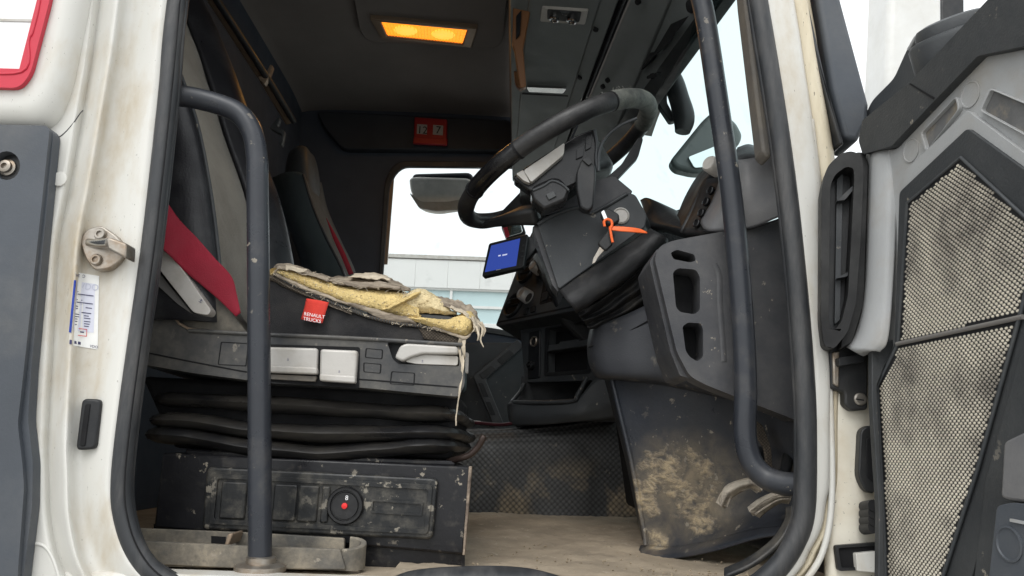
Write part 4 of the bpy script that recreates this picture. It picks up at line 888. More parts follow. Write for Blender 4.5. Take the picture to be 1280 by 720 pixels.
grid('lower_spoke', sw, m_black, [[(606, 276, .42), (640, 268, .36), (668, 262, .34)], [(600, 286, .44), (640, 282, .38), (672, 282, .36)]], sub=4, th=.03)

# ================================================================ DASHBOARD
db = thing('dashboard', 'dark plastic dashboard with angled centre console, steering column and vented side pod', 'dashboard', P(780, 660, .6))
# column cowl
KY = .36
cw = prism('column_cowl', db, m_dash, rnd([(672, 282), (690, 268), (722, 257), (739, 265), (782, 240), (794, 243), (809, 270), (806, 284), (706, 356), (698, 362)], 4), Y=KY, t=Vector((.06, .20, 0)), bevel=.008, seg=3)
prism('cowl_side', cw, m_pod, rnd([(665, 284), (673, 278), (700, 352), (698, 366), (690, 356)], 3), Y=KY + .01, t=.05, bevel=.006)
tube('cowl_ridge', cw, m_dash, [(672, 281), (690, 270), (722, 259), (739, 267), (784, 242)], .004, Y=KY - .001, sub=2, seg=8)
prism('cowl_top', cw, m_pod, rnd([(680, 270), (700, 258), (745, 225), (768, 220), (792, 240), (782, 244), (739, 266), (722, 258)], 4), Y=KY + .02, t=.15, bevel=.008)
prism('switch_pod', db, m_gloss, rnd([(663, 238), (668, 231), (690, 221), (700, 222), (713, 236), (708, 250), (680, 262), (666, 250)], 4), Y=.275, t=.05, bevel=.006)
prism('pod_button', db, m_dash, rnd([(682, 243), (692, 238), (696, 245), (686, 250)], 1.5), Y=.271, t=.008, bevel=.0015)
tube('pod_ridge', db, m_dash, [(666, 238), (680, 232), (690, 226), (702, 230), (711, 238)], .0025, Y=.274, sub=3, seg=8)
sk1 = prism('control_stalk', db, m_black, rnd([(721, 214), (727, 199), (734, 197), (745, 208), (745, 222), (742, 258), (736, 264), (726, 260), (721, 236)], 4), Y=.262, t=.026, bevel=.006, seg=3)
prism('stalk_cap', sk1, m_black, rnd([(727, 199), (735, 196), (741, 203), (736, 207)], 2), Y=.258, t=.02, bevel=.002)
prism('control_stalk', db, m_black, rnd([(747, 231), (756, 224), (777, 205), (797, 173), (802, 170), (804, 174), (798, 196), (775, 220), (760, 234), (751, 239)], 3), Y=.40, t=.022, bevel=.005)
lathe('stalk_boot', db, m_rub, P(751, 234, .40), (.2, -1, .2), [(.014, -.02), (.014, 0), (.011, .010), (0, .012)], seg=18)
lathe('ignition_lock', db, m_chrome, P(776, 270, KY), (0, -1, 0), [(.017, -.01), (.017, .003), (.014, .005), (.013, .003), (0, .003)], seg=30).data.materials[0] = m_silver
# gaiter of leather folds
bandU = [(698, 361), (725, 343), (760, 320), (790, 300), (814, 285)]
bandL = [(719, 387), (745, 372), (780, 348), (808, 324), (834, 298)]
grid('column_gaiter', db, m_boot, [[(x, y, .365) for x, y in bandU], [((a[0] + b[0]) / 2, (a[1] + b[1]) / 2, .345) for a, b in zip(bandU, bandL)], [(x, y, .350) for x, y in bandL], [(x + 1, y + 4, .375) for x, y in bandL]], sub=7, th=.003, disp=(.0018, 22, 3))
botL = [(737, 410), (762, 404), (790, 392), (818, 378), (842, 366)]
rows = []
for v in range(22):
    f = v / 21; r_ = []
    for k, (a, b) in enumerate(zip(bandL, botL)):
        x = a[0] * (1 - f) + b[0] * f; y = a[1] * (1 - f) + b[1] * f + 2
        ph = f * 19 + k * 1.1 + 1.6 * noise.noise(Vector((k * .9, f * 3, 2)))
        r_.append((x, y, .385 + .05 * f + .010 * (1 - .12 * k) * math.sin(ph)))
    rows.append(r_)
grid('gaiter_folds', db, m_boot, rows, sub=7, subv=2, th=.003, disp=(.0025, 18, 2.5))
# centre console face (angled to the driver)
cpl = plane3(P(717, 386, .95), P(624, 407, 1.25), P(656, 317, 1.32))
cf = prism('console_face', db, m_dash, rnd([(619, 408), (660, 300), (668, 284), (740, 270), (780, 380), (718, 388)], 4), Y=cpl, t=.20, bevel=.008)
def disc(name, parent, mat, cx_, cy_, rad, pl, prof, sq=1, **kw):
    return lathe(name, parent, mat, P(cx_, cy_, pl), -pl[1], [(rad * a, b) for a, b in prof], seg=30, **kw)
for cx_, cy_, rad in ((658, 341, .036), (643, 382, .040)):
    v_ = disc('air_vent', cf, m_black, cx_, cy_, rad, cpl, [(1.1, -.004), (1.1, .006), (1, .010), (.9, .008), (.82, -.0), (0, .0)])
    disc('vent_core', v_, m_void, cx_, cy_, rad * .82, cpl, [(1, 0), (1, .002), (0, .002)])
    for k in (-.5, 0, .5):
        c_ = P(cx_, cy_, cpl) - cpl[1] * .004 + Vector((0, 0, k * rad * .9))
        e_ = cpl[1].cross(Vector((0, 0, 1))).normalized() * rad * .7
        tube('vent_slat', v_, m_black, [c_ - e_, c_ + e_], .0025, sub=1, seg=6)
m_knob = pm('satin_silver', (.72, .72, .71), .35, .05, 20, bump=0, metal=.3)
for cx_, cy_ in ((676, 337), (661, 372)):
    k_ = disc('climate_knob', cf, m_knob, cx_, cy_, .022, cpl, [(1, 0), (1, .012), (.92, .03), (.8, .034), (.74, .030), (0, .030)])
    disc('knob_face', k_, m_black, cx_, cy_, .0145, (cpl[0] - cpl[1] * .030, cpl[1]), [(1, 0), (1, .001), (0, .001)])
for q in ([(684, 352), (692, 349), (689, 360), (681, 363)], [(694, 348), (702, 346), (700, 356), (692, 359)], [(678, 366), (686, 363), (683, 374), (676, 377)], [(688, 362), (697, 359), (695, 370), (686, 373)], [(699, 358), (707, 356), (706, 367), (698, 369)], [(654, 386), (660, 384), (658, 392), (653, 394)], [(663, 383), (669, 381), (668, 389), (662, 391)]):
    prism('push_button', cf, m_black, rnd(q, 1), Y=cpl, t=.006, off=-.005, bevel=.0015)
prism('button_frame', cf, m_void, rnd([(680, 349), (710, 341), (712, 370), (674, 381)], 2), Y=cpl, t=.002, off=-.0008, bevel=0)
prism('console_joint', cf, m_void, [(622, 402), (716, 382), (717, 384), (621, 404)], Y=cpl, t=.002, off=-.0008, bevel=0)
# lower console: switch column and two open slots
lpl = plane3(P(735, 475, .96), P(656, 477, 1.18), P(657, 412, 1.20))
hs_ = [rnd([(686, 411), (736, 402), (735, 424), (685, 432)], 1.5), rnd([(684, 440), (735, 432), (734, 462), (684, 466)], 1.5)]
lf_ = prism('lower_console', db, m_dash, rnd([(650, 410), (740, 390), (760, 475), (656, 478)], 3), Y=lpl, t=.03, bevel=.004, holes=hs_)
prism('slot_back', lf_, m_void, [(660, 405), (740, 392), (740, 472), (660, 475)], Y=lpl, t=.06, off=.034, bevel=0)
prism('slot_rim', lf_, m_black, rnd([(681, 410), (740, 399), (738, 466), (680, 470)], 2), Y=lpl, t=.004, off=-.003, bevel=.001, holes=hs_)
prism('slot_divider', lf_, m_dash, [(686, 431), (698, 430), (700, 427), (722, 424), (724, 426), (736, 424), (736, 432), (685, 439)], Y=lpl, t=.02, off=-.006, bevel=.002)
prism('socket_panel', lf_, m_black, rnd([(661, 415), (675, 412), (674, 472), (659, 474)], 2), Y=lpl, t=.006, off=-.004, bevel=.0015)
disc('power_socket', lf_, m_metal, 668, 427, .016, (lpl[0] - lpl[1] * .004, lpl[1]), [(1, 0), (1, .004), (.85, .006), (.75, .004), (.7, -.002), (0, -.002)])
disc('socket_hole', lf_, m_void, 668, 427, .012, (lpl[0] - lpl[1] * .004, lpl[1]), [(1, 0), (1, .001), (0, .001)])
disc('key_switch', lf_, m_gloss, 665, 457, .014, (lpl[0] - lpl[1] * .004, lpl[1]), [(1, 0), (1, .008), (.8, .012), (.4, .012), (.35, .018), (0, .018)])
# open bin below
grid('bin_front', db, m_dash, [[(634, 506, 1.10), (640, 503, 1.02), (680, 503, .95), (718, 501, .91), (745, 472, .90), (770, 468, .88)], [(635, 520, 1.08), (641, 519, 1.00), (680, 519, .94), (720, 517, .90), (748, 505, .89), (772, 500, .87)], [(637, 531, 1.08), (643, 532, 1.01), (680, 531, .95), (724, 527, .91), (750, 525, .90), (774, 522, .88)]], sub=5, th=.015)
tube('bin_rim', db, m_dash, [(655, 480, 1.22), (650, 490, 1.2), (638, 505, 1.10), (645, 503, 1.01), (680, 503, .945), (716, 501, .91), (722, 494, .905), (734, 472, .91)], .006, sub=5, seg=10)
prism('bin_back', db, m_black, [(652, 470), (760, 470), (765, 535), (645, 535)], Y=1.24, t=.02, bevel=.002)
prism('bin_floor', db, m_black, [P(645, 520, 1.22), P(770, 520, 1.22), P(770, 522, .92), P(645, 524, 1.0)], t=Vector((0, 0, -.01)), bevel=0)
prism('console_core', db, m_black, [(668, 300), (790, 290), (800, 480), (762, 500), (740, 440), (700, 400)], Y=1.02, t=.3, bevel=.01)
tube('loose_cable', db, pm('dark_red_cable', (.06, .015, .02), .5, .1, 10, bump=0), [(574, 527, 1.15), (600, 529, 1.1), (625, 531, 1.05), (642, 529, 1.02)], .005, sub=4, seg=8)
lathe('cable_plug', db, m_silver, P(578, 527, 1.14), (1, 0, -.05), [(.006, 0), (.006, .05), (.004, .055), (0, .055)], seg=12)
# knee panel / lower leg of the dash with mud, fuse cover above
KF = [[(764, 470, .47), (800, 472, .43), (870, 478, .36), (930, 492, .28), (1000, 520, .16)],
    [(776, 520, .465), (812, 521, .43), (872, 524, .36), (930, 535, .29), (1000, 550, .18)],
    [(790, 580, .46), (824, 580, .425), (880, 582, .36), (935, 590, .30), (1000, 595, .22)],
    [(801, 640, .455), (832, 641, .42), (884, 638, .36), (940, 632, .30), (1000, 630, .23)],
    [(806, 668, .45), (836, 669, .415), (886, 662, .35), (940, 650, .29), (1000, 645, .22)],
    [(807, 682, .445), (838, 684, .40), (888, 676, .33), (942, 662, .26), (1000, 656, .19)]]
grid('knee_panel', db, m_knee, KF, sub=7, th=.006)
grid('knee_side', db, m_knee, [[(r[0][0] - 10 + k * 1.2, r[0][1] - 1, .66), (r[0][0] - 1.5, r[0][1], r[0][2] + .03), (r[0][0], r[0][1], r[0][2])] for k, r in enumerate(KF)], sub=5, th=.006)
tube('knee_edge', db, m_knee, [r[0] for r in KF], .005, sub=6, seg=10)
grid('knee_foot', db, m_knee, [[(794, 684, .60), (807, 681, .452), (838, 683, .402), (888, 675, .332), (942, 661, .262), (1000, 655, .192)], [(788, 690, .60), (797, 690, .44), (838, 692, .375), (890, 683, .30), (946, 668, .235), (1000, 661, .17)], [(787, 693, .60), (795, 695, .435), (838, 698, .37), (892, 689, .295), (948, 673, .23), (1000, 666, .165)]], sub=6, th=.006, ang=25)
grid('fuse_cover', db, m_pod, [[(738, 408, .60), (742, 404, .46), (770, 398, .42), (815, 378, .38), (840, 368, .33)], [(734, 430, .60), (738, 432, .46), (770, 428, .41), (820, 420, .36), (860, 410, .30)], [(735, 452, .60), (740, 455, .46), (775, 455, .40), (830, 455, .35), (900, 455, .28)], [(742, 468, .60), (748, 470, .46), (785, 472, .40), (840, 477, .35), (920, 495, .26)], [(746, 472, .62), (752, 474, .50), (790, 477, .44), (842, 484, .38), (925, 503, .28)]], sub=6, th=.006).data.materials[0] = pm('scuffed_fuse_cover', (.042, .044, .05), .45, .15, 7, dust=.55, dustcol=(.32, .28, .22), dscale=16, dthr=.63, dsoft=.08, bump=.2, bscale=250)
tube('cover_joint', db, m_void, [(736, 434, .457), (752, 428, .433), (790, 412, .395), (822, 394, .362)], .0014, sub=4, seg=6)
prism('knee_core', db, m_void, [(770, 420), (1000, 420), (1000, 640), (800, 640)], Y=.66, t=.2, bevel=.01)
# vented side pod
VH = [rnd([(838, 316), (846, 312), (868, 318), (870, 326), (862, 328), (842, 324)], 3), rnd([(841, 340), (848, 335), (870, 337), (875, 346), (875, 388), (868, 393), (850, 390), (845, 384)], 4), rnd([(853, 408), (860, 403), (876, 404), (879, 412), (879, 446), (872, 452), (862, 446), (857, 438)], 3)]
pod = prism('side_pod', db, m_pod, rnd([(818, 322), (824, 308), (840, 301), (905, 289), (938, 286), (976, 272), (990, 330), (996, 420), (998, 528), (985, 521), (930, 500), (880, 480), (862, 470), (846, 440)], 8, 5), Y=.13, t=.05, bevel=.010, holes=VH, seg=4)
prism('vent_back', pod, m_void, [(828, 308), (884, 308), (890, 460), (850, 456)], Y=.182, t=.01, bevel=0)
tube('pod_crease', pod, m_pod, [(893, 330), (899, 345), (900, 380), (903, 420), (905, 452)], .005, Y=.1305, sub=5, seg=10, flat=.4)
prism('pod_side', db, m_pod, rnd([(812, 328), (822, 310), (846, 446), (866, 474), (850, 470), (838, 440)], 3), Y=.15, t=.12, bevel=.006)
grid('pod_cap', db, m_podcap, [[(874, 278, .22), (890, 250, .20), (902, 214, .19), (908, 200, .20)], [(886, 288, .15), (902, 262, .135), (914, 222, .135), (918, 200, .15)], [(934, 286, .125), (938, 262, .118), (938, 230, .12), (936, 198, .14)], [(976, 270, .10), (974, 250, .095), (968, 218, .095), (962, 193, .10)], [(990, 268, .07), (986, 245, .07), (978, 215, .07), (970, 192, .07)]], sub=6, th=.008)
tube('cap_joint', db, m_void, [(880, 289, .16), (905, 290, .131), (936, 286, .122), (962, 278, .108), (985, 270, .08)], .0016, sub=4, seg=6)
grid('demister_panel', db, m_dash, [[(912, 204, .2), (930, 196, .18), (958, 196, .12)], [(922, 184, .30), (936, 180, .28), (952, 186, .2)]], sub=4, th=.006)
ks = lathe('rotary_switch', db, m_silver, P(893, 209, .17), (-.75, -.6, .2), [(.014, -.012), (.015, .0), (.015, .014), (.012, .018), (0, .018)], seg=24)
grid('switch_panel', db, m_black, [[(852, 290, .26), (866, 262, .27), (880, 224, .27)], [(870, 292, .22), (886, 262, .21), (898, 222, .20)], [(884, 292, .19), (898, 262, .18), (905, 222, .18)]], sub=4, th=.02)
for y_ in (238, 252, 266, 279):
    x_ = 888 - (y_ - 238) * .42
    disc('dial_switch', db, m_gloss, x_, y_, .008, plane3(P(870, 292, .215), P(886, 240, .207), P(898, 262, .175)), [(1, -.004), (1, .0015), (.8, .0025), (.7, .0015), (0, .0015)])
grid('instrument_hood', db, m_black, [[(800, 250, .62), (808, 247, .56), (822, 252, .50), (848, 264, .44)], [(804, 262, .55), (816, 262, .48), (832, 268, .42), (850, 274, .36)], [(806, 282, .45), (822, 282, .40), (840, 284, .34), (860, 288, .28)]], sub=5, th=.02)
grid('hood_wall', db, m_void, [[(846, 270, .40), (856, 246, .42), (870, 222, .42), (884, 208, .40)], [(850, 290, .30), (864, 262, .30), (878, 232, .28), (892, 214, .24)]], sub=5, th=.02).data.materials[0] = m_black
prism('instrument_panel', db, m_gloss, rnd([(806, 268), (850, 262), (880, 220), (880, 300), (820, 310)], 4), Y=.62, t=.03, bevel=.004)
prism('pod_core', db, m_void, [(850, 300), (985, 285), (990, 470), (880, 455)], Y=.24, t=.25, bevel=.01)

# engine hump
hm = grid('engine_hump', cab, m_mat, [[(480, 650, .96), (585, 652, .96), (650, 651, .96), (720, 649, .97), (790, 646, .98), (860, 640, .98)], [(480, 640, .962), (585, 640, .962), (650, 640, .962), (720, 638, .97), (790, 634, .98), (860, 630, .98)], [(480, 590, .965), (585, 592, .965), (650, 592, .965), (720, 588, .97), (790, 580, .98), (860, 570, .98)], [(480, 556, .97), (585, 556, .97), (650, 556, .97), (720, 550, .975), (780, 540, .985), (860, 525, .98)], [(480, 543, 1.0), (585, 543, 1.0), (650, 541, 1.0), (720, 534, 1.0), (770, 525, 1.0), (860, 510, 1.0)], [(480, 537, 1.06), (585, 537, 1.06), (650, 535, 1.06), (720, 529, 1.06), (770, 521, 1.06), (860, 506, 1.06)], [(480, 536, 1.5), (585, 536, 1.5), (650, 536, 1.5), (720, 534, 1.5), (770, 530, 1.5), (860, 520, 1.5)]], sub=6, th=.02, disp=(.002, 14))

# ================================================================ SMALL THINGS
def pedal(label, rows_, ridges):
    t = thing('pedal', label, 'pedal', V(rows_[1][1]), 'foot pedals under the dashboard')
    g = grid('pedal_pad', t, m_rest, rows_, sub=6, th=.014)
    for a in ridges:
        tube('pad_ridge', t, m_rest, a, .0016, sub=4, seg=8)
    tube('pedal_arm', t, m_black, [V(rows_[0][2]) + Vector((.01, .02, 0)), V(rows_[0][2]) + Vector((.05, .08, .06)), V(rows_[0][2]) + Vector((.07, .14, .2))], .009, sub=4)
    return t
pedal('curved muddy rubber pedal with raised lettering bars, beside the lower handle bend',
      [[(899, 626, .20), (908, 606, .20), (938, 598, .20), (953, 607, .20)], [(901, 632, .19), (912, 614, .185), (938, 604, .185), (953, 612, .19)], [(906, 636, .20), (916, 622, .20), (938, 611, .20), (950, 616, .20)]],
      [])
pedal('pale ribbed accelerator pedal, lower of the two beside the door seal',
      [[(934, 634, .15), (950, 622, .15), (970, 615, .15), (990, 618, .15)], [(938, 641, .14), (953, 630, .135), (972, 622, .135), (989, 623, .14)], [(950, 648, .15), (958, 640, .15), (974, 630, .15), (988, 627, .15)]],
      [[(938, 638, .138), (954, 626, .131), (972, 619, .131), (988, 620, .138)], [(944, 643, .138), (957, 634, .131), (974, 625, .131), (988, 624, .138)]])
# dark foot-well behind the pedals: torn insulation strip
prism('torn_strip', cab, m_cream, rnd([(945, 525), (954, 532), (964, 560), (966, 585), (960, 590), (956, 560), (946, 545)], 3), Y=.21, t=.01, bevel=.002).data.materials[0] = m_trimfab
grid('sill_flap', cab, m_rub, [[(990, 632, .04), (988, 650, .035), (972, 678, .03), (940, 704, .03), (905, 720, .03)], [(982, 634, .06), (980, 650, .055), (964, 674, .05), (935, 696, .05), (905, 710, .05)]], sub=5, th=.006).data.materials[0] = m_blackd
# keys
kt = thing('key_bunch', 'vehicle keys in the ignition with bright orange loop tag', 'keys', P(770, 275, KY - .02))
prism('key_head', kt, m_black, rnd([(751, 265), (760, 259), (774, 267), (775, 276), (765, 282), (757, 280)], 3), Y=KY - .05, t=.022, bevel=.004)
prism('key_shaft', kt, m_chrome, rnd([(751, 265), (755, 262), (760, 274), (757, 279)], 1.5), Y=KY - .055, t=.012, bevel=.001)
prism('spare_key_head', kt, m_black, rnd([(747, 304), (761, 286), (769, 291), (766, 306), (757, 314), (751, 309)], 3), Y=KY - .055, t=.010, bevel=.003)
prism('spare_key_blade', kt, m_metal, [(750, 308), (756, 312), (748, 321), (744, 328), (740, 330), (742, 322)], Y=KY - .052, t=.0035, bevel=.0005)
tube('tag_loop', kt, m_orange, [(756, 283), (755, 277), (759, 274), (764, 276), (765, 281), (763, 286), (764, 294), (766, 303)], .0026, Y=KY - .062, sub=6, seg=8)
tg = grid('orange_tag', kt, m_orange, [[(761, 283, KY - .06), (772, 283, KY - .063), (788, 284, KY - .066), (800, 286, KY - .064), (809, 290, KY - .062)], [(761, 287, KY - .06), (772, 288.5, KY - .064), (788, 290, KY - .066), (800, 291, KY - .064), (809, 291.5, KY - .062)]], sub=5, th=.0022)
# navigation display
nv = thing('navigation_screen', 'small black sat nav screen glowing blue on the centre console', 'screen', P(640, 346, 1.02))
spl = plane3(P(603, 346, 1.02), P(652, 334, .98), P(611, 306, 1.04))
prism('screen_case', nv, m_black, rnd([(602, 346), (611, 304), (660, 292), (654, 334)], 3), Y=spl, t=.018, bevel=.004)
prism('display', nv, m_screen, [(606, 340), (614, 307), (650, 298), (645, 332)], Y=spl, t=.002, off=-.0012, bevel=0)
for q in ([(623, 319), (626, 318.4), (625.8, 320), (622.8, 320.6)], [(628, 318.2), (634, 317), (633.8, 318.6), (627.8, 319.8)]):
    prism('display_mark', nv, m_screentext, q, Y=spl, t=.0004, off=-.0016, bevel=0)
prism('case_mark', nv, m_silver, [(620, 337), (626, 335.6), (626, 337), (620, 338.4)], Y=spl, t=.0004, off=-.0006, bevel=0)
for k in range(3):
    lathe('side_button', nv, m_dash, P(654.5 - k * .9, 307 + k * 7, spl), -spl[1], [(.003, 0), (.003, .002), (0, .002)], seg=12)
prism('screen_mount', nv, m_black, [(648, 300), (672, 292), (676, 305), (655, 330)], Y=1.03, t=.05, bevel=.004)
# red calendar block on the far wall
cl = thing('calendar_block', 'small red date block with numbers 12 and 7 above far window', 'calendar', P(538, 180, FWY - .06))
prism('block_body', cl, m_redcal, rnd([(518, 146), (559, 149), (558, 180), (517, 178)], 2), Y=FWY - .075, t=.03, bevel=.004)
prism('block_ledge', cl, m_redcal, [(517, 171), (559, 173), (559, 181), (516, 179)], Y=FWY - .085, t=.014, bevel=.003)
for q, s_, x_ in (([(521.5, 155), (534, 156), (533.5, 168), (521, 167)], '12', 527.5), ([(541.5, 156), (554, 157), (553.5, 169), (541, 168)], '7', 547.5)):
    prism('number_card', cl, pm('number_card_grey', (.30, .31, .31), .7, .05, 10, bump=0), q, Y=FWY - .077, t=.002, bevel=0)
    text('number', cl, m_void, s_, x_, 167, FWY - .0772, 9.5, (1, .07), align='CENTER')

# ================================================================ MIRRORS OUTSIDE
mr_ = thing('front_mirror', 'grey front-view mirror hanging from a curved black arm outside the windscreen', 'mirror', P(855, 168, 1.16))
tube('mirror_arm', mr_, m_black, [(806, 62, 1.20), (826, 86, 1.18), (840, 100, 1.16), (849, 124, 1.15), (855, 148, 1.15), (853, 165, 1.15)], [.028, .032, .033, .032, .034, .024], sub=6)
prism('arm_bracket', mr_, m_black, rnd([(818, 118), (828, 105), (834, 112), (834, 128), (846, 150), (838, 152), (826, 134)], 3), Y=1.17, t=.03, bevel=.006)
prism('mirror_housing', mr_, m_fair, rnd([(838, 200), (846, 190), (880, 148), (893, 137), (920, 150), (929, 168), (926, 178), (890, 214), (870, 216), (845, 210)], 9, 5), Y=1.13, t=.06, bevel=.014, seg=4).data.materials[0] = pm('grey_green_shell', (.17, .185, .18), .35, .1, 8, bump=.1)
prism('mirror_pane', mr_, m_mirror, rnd([(860, 196), (905, 178), (915, 190), (888, 208), (868, 210)], 3), Y=1.12, t=.006, bevel=.001)
fm = thing('far_mirror', 'rounded silver door mirror outside the far window', 'mirror', P(552, 262, 2.32))
prism('mirror_housing', fm, m_black, rnd([(514, 216), (592, 214), (592, 236), (560, 248), (530, 246), (515, 232)], 10, 5), Y=2.30, t=.10, bevel=.02, seg=3)
prism('mirror_pane', fm, m_silver, rnd([(511, 222), (520, 220), (590, 222), (592, 240), (580, 258), (545, 263), (524, 258), (513, 240)], 10, 5), Y=2.29, t=.08, bevel=.015, seg=3).data.materials[0] = pm('taupe_mirror', (.80, .74, .66), .35, .2, 9, bump=0)
prism('mirror_rim', fm, m_silver, rnd([(511, 240), (526, 252), (560, 252), (590, 246), (590, 254), (578, 262), (545, 264), (524, 260)], 4), Y=2.282, t=.02, bevel=.004)
km = thing('kerb_mirror', 'tiny bright mirror just above the blue screen outside the windscreen', 'mirror', P(640, 296, 2.4))
prism('mirror_housing', km, m_black, rnd([(626, 280), (652, 274), (658, 292), (634, 300)], 3), Y=2.40, t=.06, bevel=.008)
prism('mirror_pane', km, m_mirror, rnd([(629, 282), (650, 277), (654, 290), (635, 296)], 3), Y=2.394, t=.01, bevel=.003)
prism('marker', km, m_red, rnd([(628, 281), (633, 280), (637, 295), (632, 297)], 1.5), Y=2.388, t=.01, bevel=.001)

# ================================================================ OPEN DOOR (swung out towards the viewer)
HP = P(1100, 560, -.02)
DN = Vector((.99, .13, 0)).normalized()        # away from the camera side: door inner face looks towards -x
dpl = (HP, DN)
dr = thing('cab_door', 'open cab door inner side in grey and black plastic with dotted speaker grille', 'door', P(1150, 800, dpl))
def dp(name, mat, pts, t=.03, off=0, parent=None, bevel=.004, holes=(), r=3, **kw):
    return prism(name, parent or dr, mat, rnd(pts, r) if r else pts, Y=dpl, t=t, off=off, bevel=bevel, holes=holes, **kw)
main = dp('door_panel', m_doorg, [(1082, 190), (1122, 186), (1222, 72), (1300, 58), (1500, 110), (1500, 900), (1090, 900), (1100, 640), (1093, 480), (1086, 430)], t=.05, r=6, bevel=.006)
dp('door_skin', m_white, [(1086, 200), (1124, 190), (1222, 76), (1300, 62), (1500, 114), (1500, 900), (1098, 900)], t=.02, off=.054, r=4)
# belt bar and window frame
bar = dp('belt_bar', m_doorb, [(1073, 176), (1078, 150), (1136, 104), (1234, 0), (1330, -100), (1420, -100), (1280, 58), (1222, 70), (1170, 124), (1114, 183), (1078, 193)], t=.05, off=-.012, bevel=.008)
dp('bar_joint', m_void, [(1136, 105), (1138, 104), (1168, 122), (1166, 124)], t=.002, off=-.0128, r=0, parent=bar, bevel=0)
# mirror foot bulge behind the bar
mf = dp('mirror_foot', m_dash, [(1078, 150), (1090, 125), (1117, 98), (1134, 60), (1147, 42), (1168, 32), (1240, 10), (1260, 60), (1150, 140)], t=.09, off=.045, bevel=.012, r=8, seg=4)
mpt = P(1188, 40, (HP + DN * .035, DN))
lathe('mirror_pivot', mf, m_dash, mpt + Vector((.008, .0, -.014)), (-.35, -.25, 1), [(.058, -.03), (.058, .006), (.054, .012), (.047, .014), (.046, .022), (.043, .028), (.034, .031), (.032, .029), (0, .029)], seg=44)
tube('foot_rim', mf, m_doorg, [P(1136, 62, (HP + DN * .04, DN)), P(1148, 44, (HP + DN * .04, DN)), P(1160, 50, (HP + DN * .038, DN)), P(1172, 58, (HP + DN * .036, DN))], .003, sub=4, seg=8)
# pressed circles and recesses in the grey rim
for cx_, cy_, rr_ in ((1139, 188, .0165), (1213, 118, .0165)):
    lathe('pressed_circle', main, m_doorg, P(cx_, cy_, dpl), -DN, [(rr_, -.002), (rr_, .0012), (rr_ * .9, .0014), (rr_ * .86, .0004), (0, .0004)], seg=32)
for q in ([(1152, 166), (1194, 122), (1197, 137), (1158, 188)], [(1238, 112), (1290, 134), (1288, 172), (1226, 138)]):
    rc = dp('rim_recess', m_doorb, q, t=.002, off=-.0006, parent=main, bevel=0, r=4)
    rc.data.materials[0] = pm('dusty_recess', (.12, .12, .12), .7, .2, 20, dust=.8, dustcol=(.33, .27, .18), dscale=22, dthr=.60, bump=.2)
    dp('recess_rim', m_doorg, inset(q, -3), t=.010, off=-.006, parent=main, bevel=.003, r=5, holes=[rnd(q, 4)])
# ridge step around the black surround
dp('rim_step', m_doorg, [(1129, 216), (1209, 138), (1300, 206), (1300, 236), (1210, 164), (1130, 240)], t=.008, off=-.007, parent=main, r=3)
# black surround and grille
sur = dp('grille_surround', m_doorb, [(1124, 240), (1209, 160), (1300, 226), (1300, 420), (1260, 560), (1212, 730), (1200, 900), (1098, 900), (1104, 680), (1090, 484), (1118, 430)], t=.014, off=-.012, r=5, bevel=.005, seg=3)
G = [(1134, 254), (1201, 197), (1300, 289), (1292, 330), (1268, 420), (1222, 587), (1179, 720), (1150, 830), (1110, 830), (1106, 670), (1097, 482), (1123, 429)]
gp = dp('grille_plate', m_doorb, G, t=.006, off=-.0145, parent=sur, r=2, bevel=.001)
gp.data.materials[0] = pm('grille_black', (.012, .012, .013), .6, .2, 10, bump=.1)
dplg = (HP - DN * .0155, DN)
e1 = [P(x, y, dplg) for x, y in G]
tube('grille_border', sur, m_dash, e1, .0022, sub=1, seg=8, closed=True, upv=tuple(DN))
tube('grille_bar', sur, m_dash, [P(1122, 430, dplg) - DN * .001, P(1280, 396, dplg) - DN * .001], .0028, sub=1, seg=8, upv=tuple(DN)).data.materials[0] = pm('grille_bar_grey', (.16, .15, .14), .5, .1, 10, bump=.05)
# raised dots in staggered rows
du = Vector((DN.y, -DN.x, 0)).normalized()    # along the door, towards the viewer
if du.y > 0: du = -du
def to2(p): d = p - HP; return (d.dot(du), d.z)
poly2 = [to2(P(x, y, dplg)) for x, y in G]
def inside(x, y, pl, mg):
    c = False; n = len(pl)
    for i in range(n):
        (x0, y0), (x1, y1) = pl[i], pl[i - 1]
        if (y0 > y) != (y1 > y) and x < (x1 - x0) * (y - y0) / (y1 - y0) + x0: c = not c
        dx, dy = x1 - x0, y1 - y0; L2 = dx * dx + dy * dy
        t = max(0, min(1, ((x - x0) * dx + (y - y0) * dy) / L2))
        if math.hypot(x - x0 - t * dx, y - y0 - t * dy) < mg: return False
    return c
b0, b1 = to2(P(1122, 430, dplg)), to2(P(1280, 396, dplg))
vs_, fs = [], []
PX, PZ_ = .0071, .0032
x0 = min(p[0] for p in poly2); x1 = max(p[0] for p in poly2); z0 = min(p[1] for p in poly2); z1 = max(p[1] for p in poly2)
j = 0; z = z0
while z < z1:
    x = x0 + (PX / 2 if j % 2 else 0)
    while x < x1:
        zb = b0[1] + (b1[1] - b0[1]) * (x - b0[0]) / (b1[0] - b0[0])
        if inside(x, z, poly2, .005) and abs(z - zb) >.005:
            o = HP + du * x + Vector((0, 0, z)) - DN * .0144
            s = len(vs_)
            for r_, h in ((1, 0), (.72, .0012)):
                for k in range(6):
                    a = k * math.pi / 3 + .3
                    vs_.append(o + du * (.0023 * r_ * math.cos(a)) + Vector((0, 0, .0019 * r_ * math.sin(a))) - DN * h)
            for k in range(6): fs.append((s + k, s + (k + 1) % 6, s + 6 + (k + 1) % 6, s + 6 + k))
            fs.append(tuple(range(s + 6, s + 12)))
        x += PX
    z += PZ_; j += 1
mk('grille_dots', vs_, fs, m_dots, sur, kind='stuff')
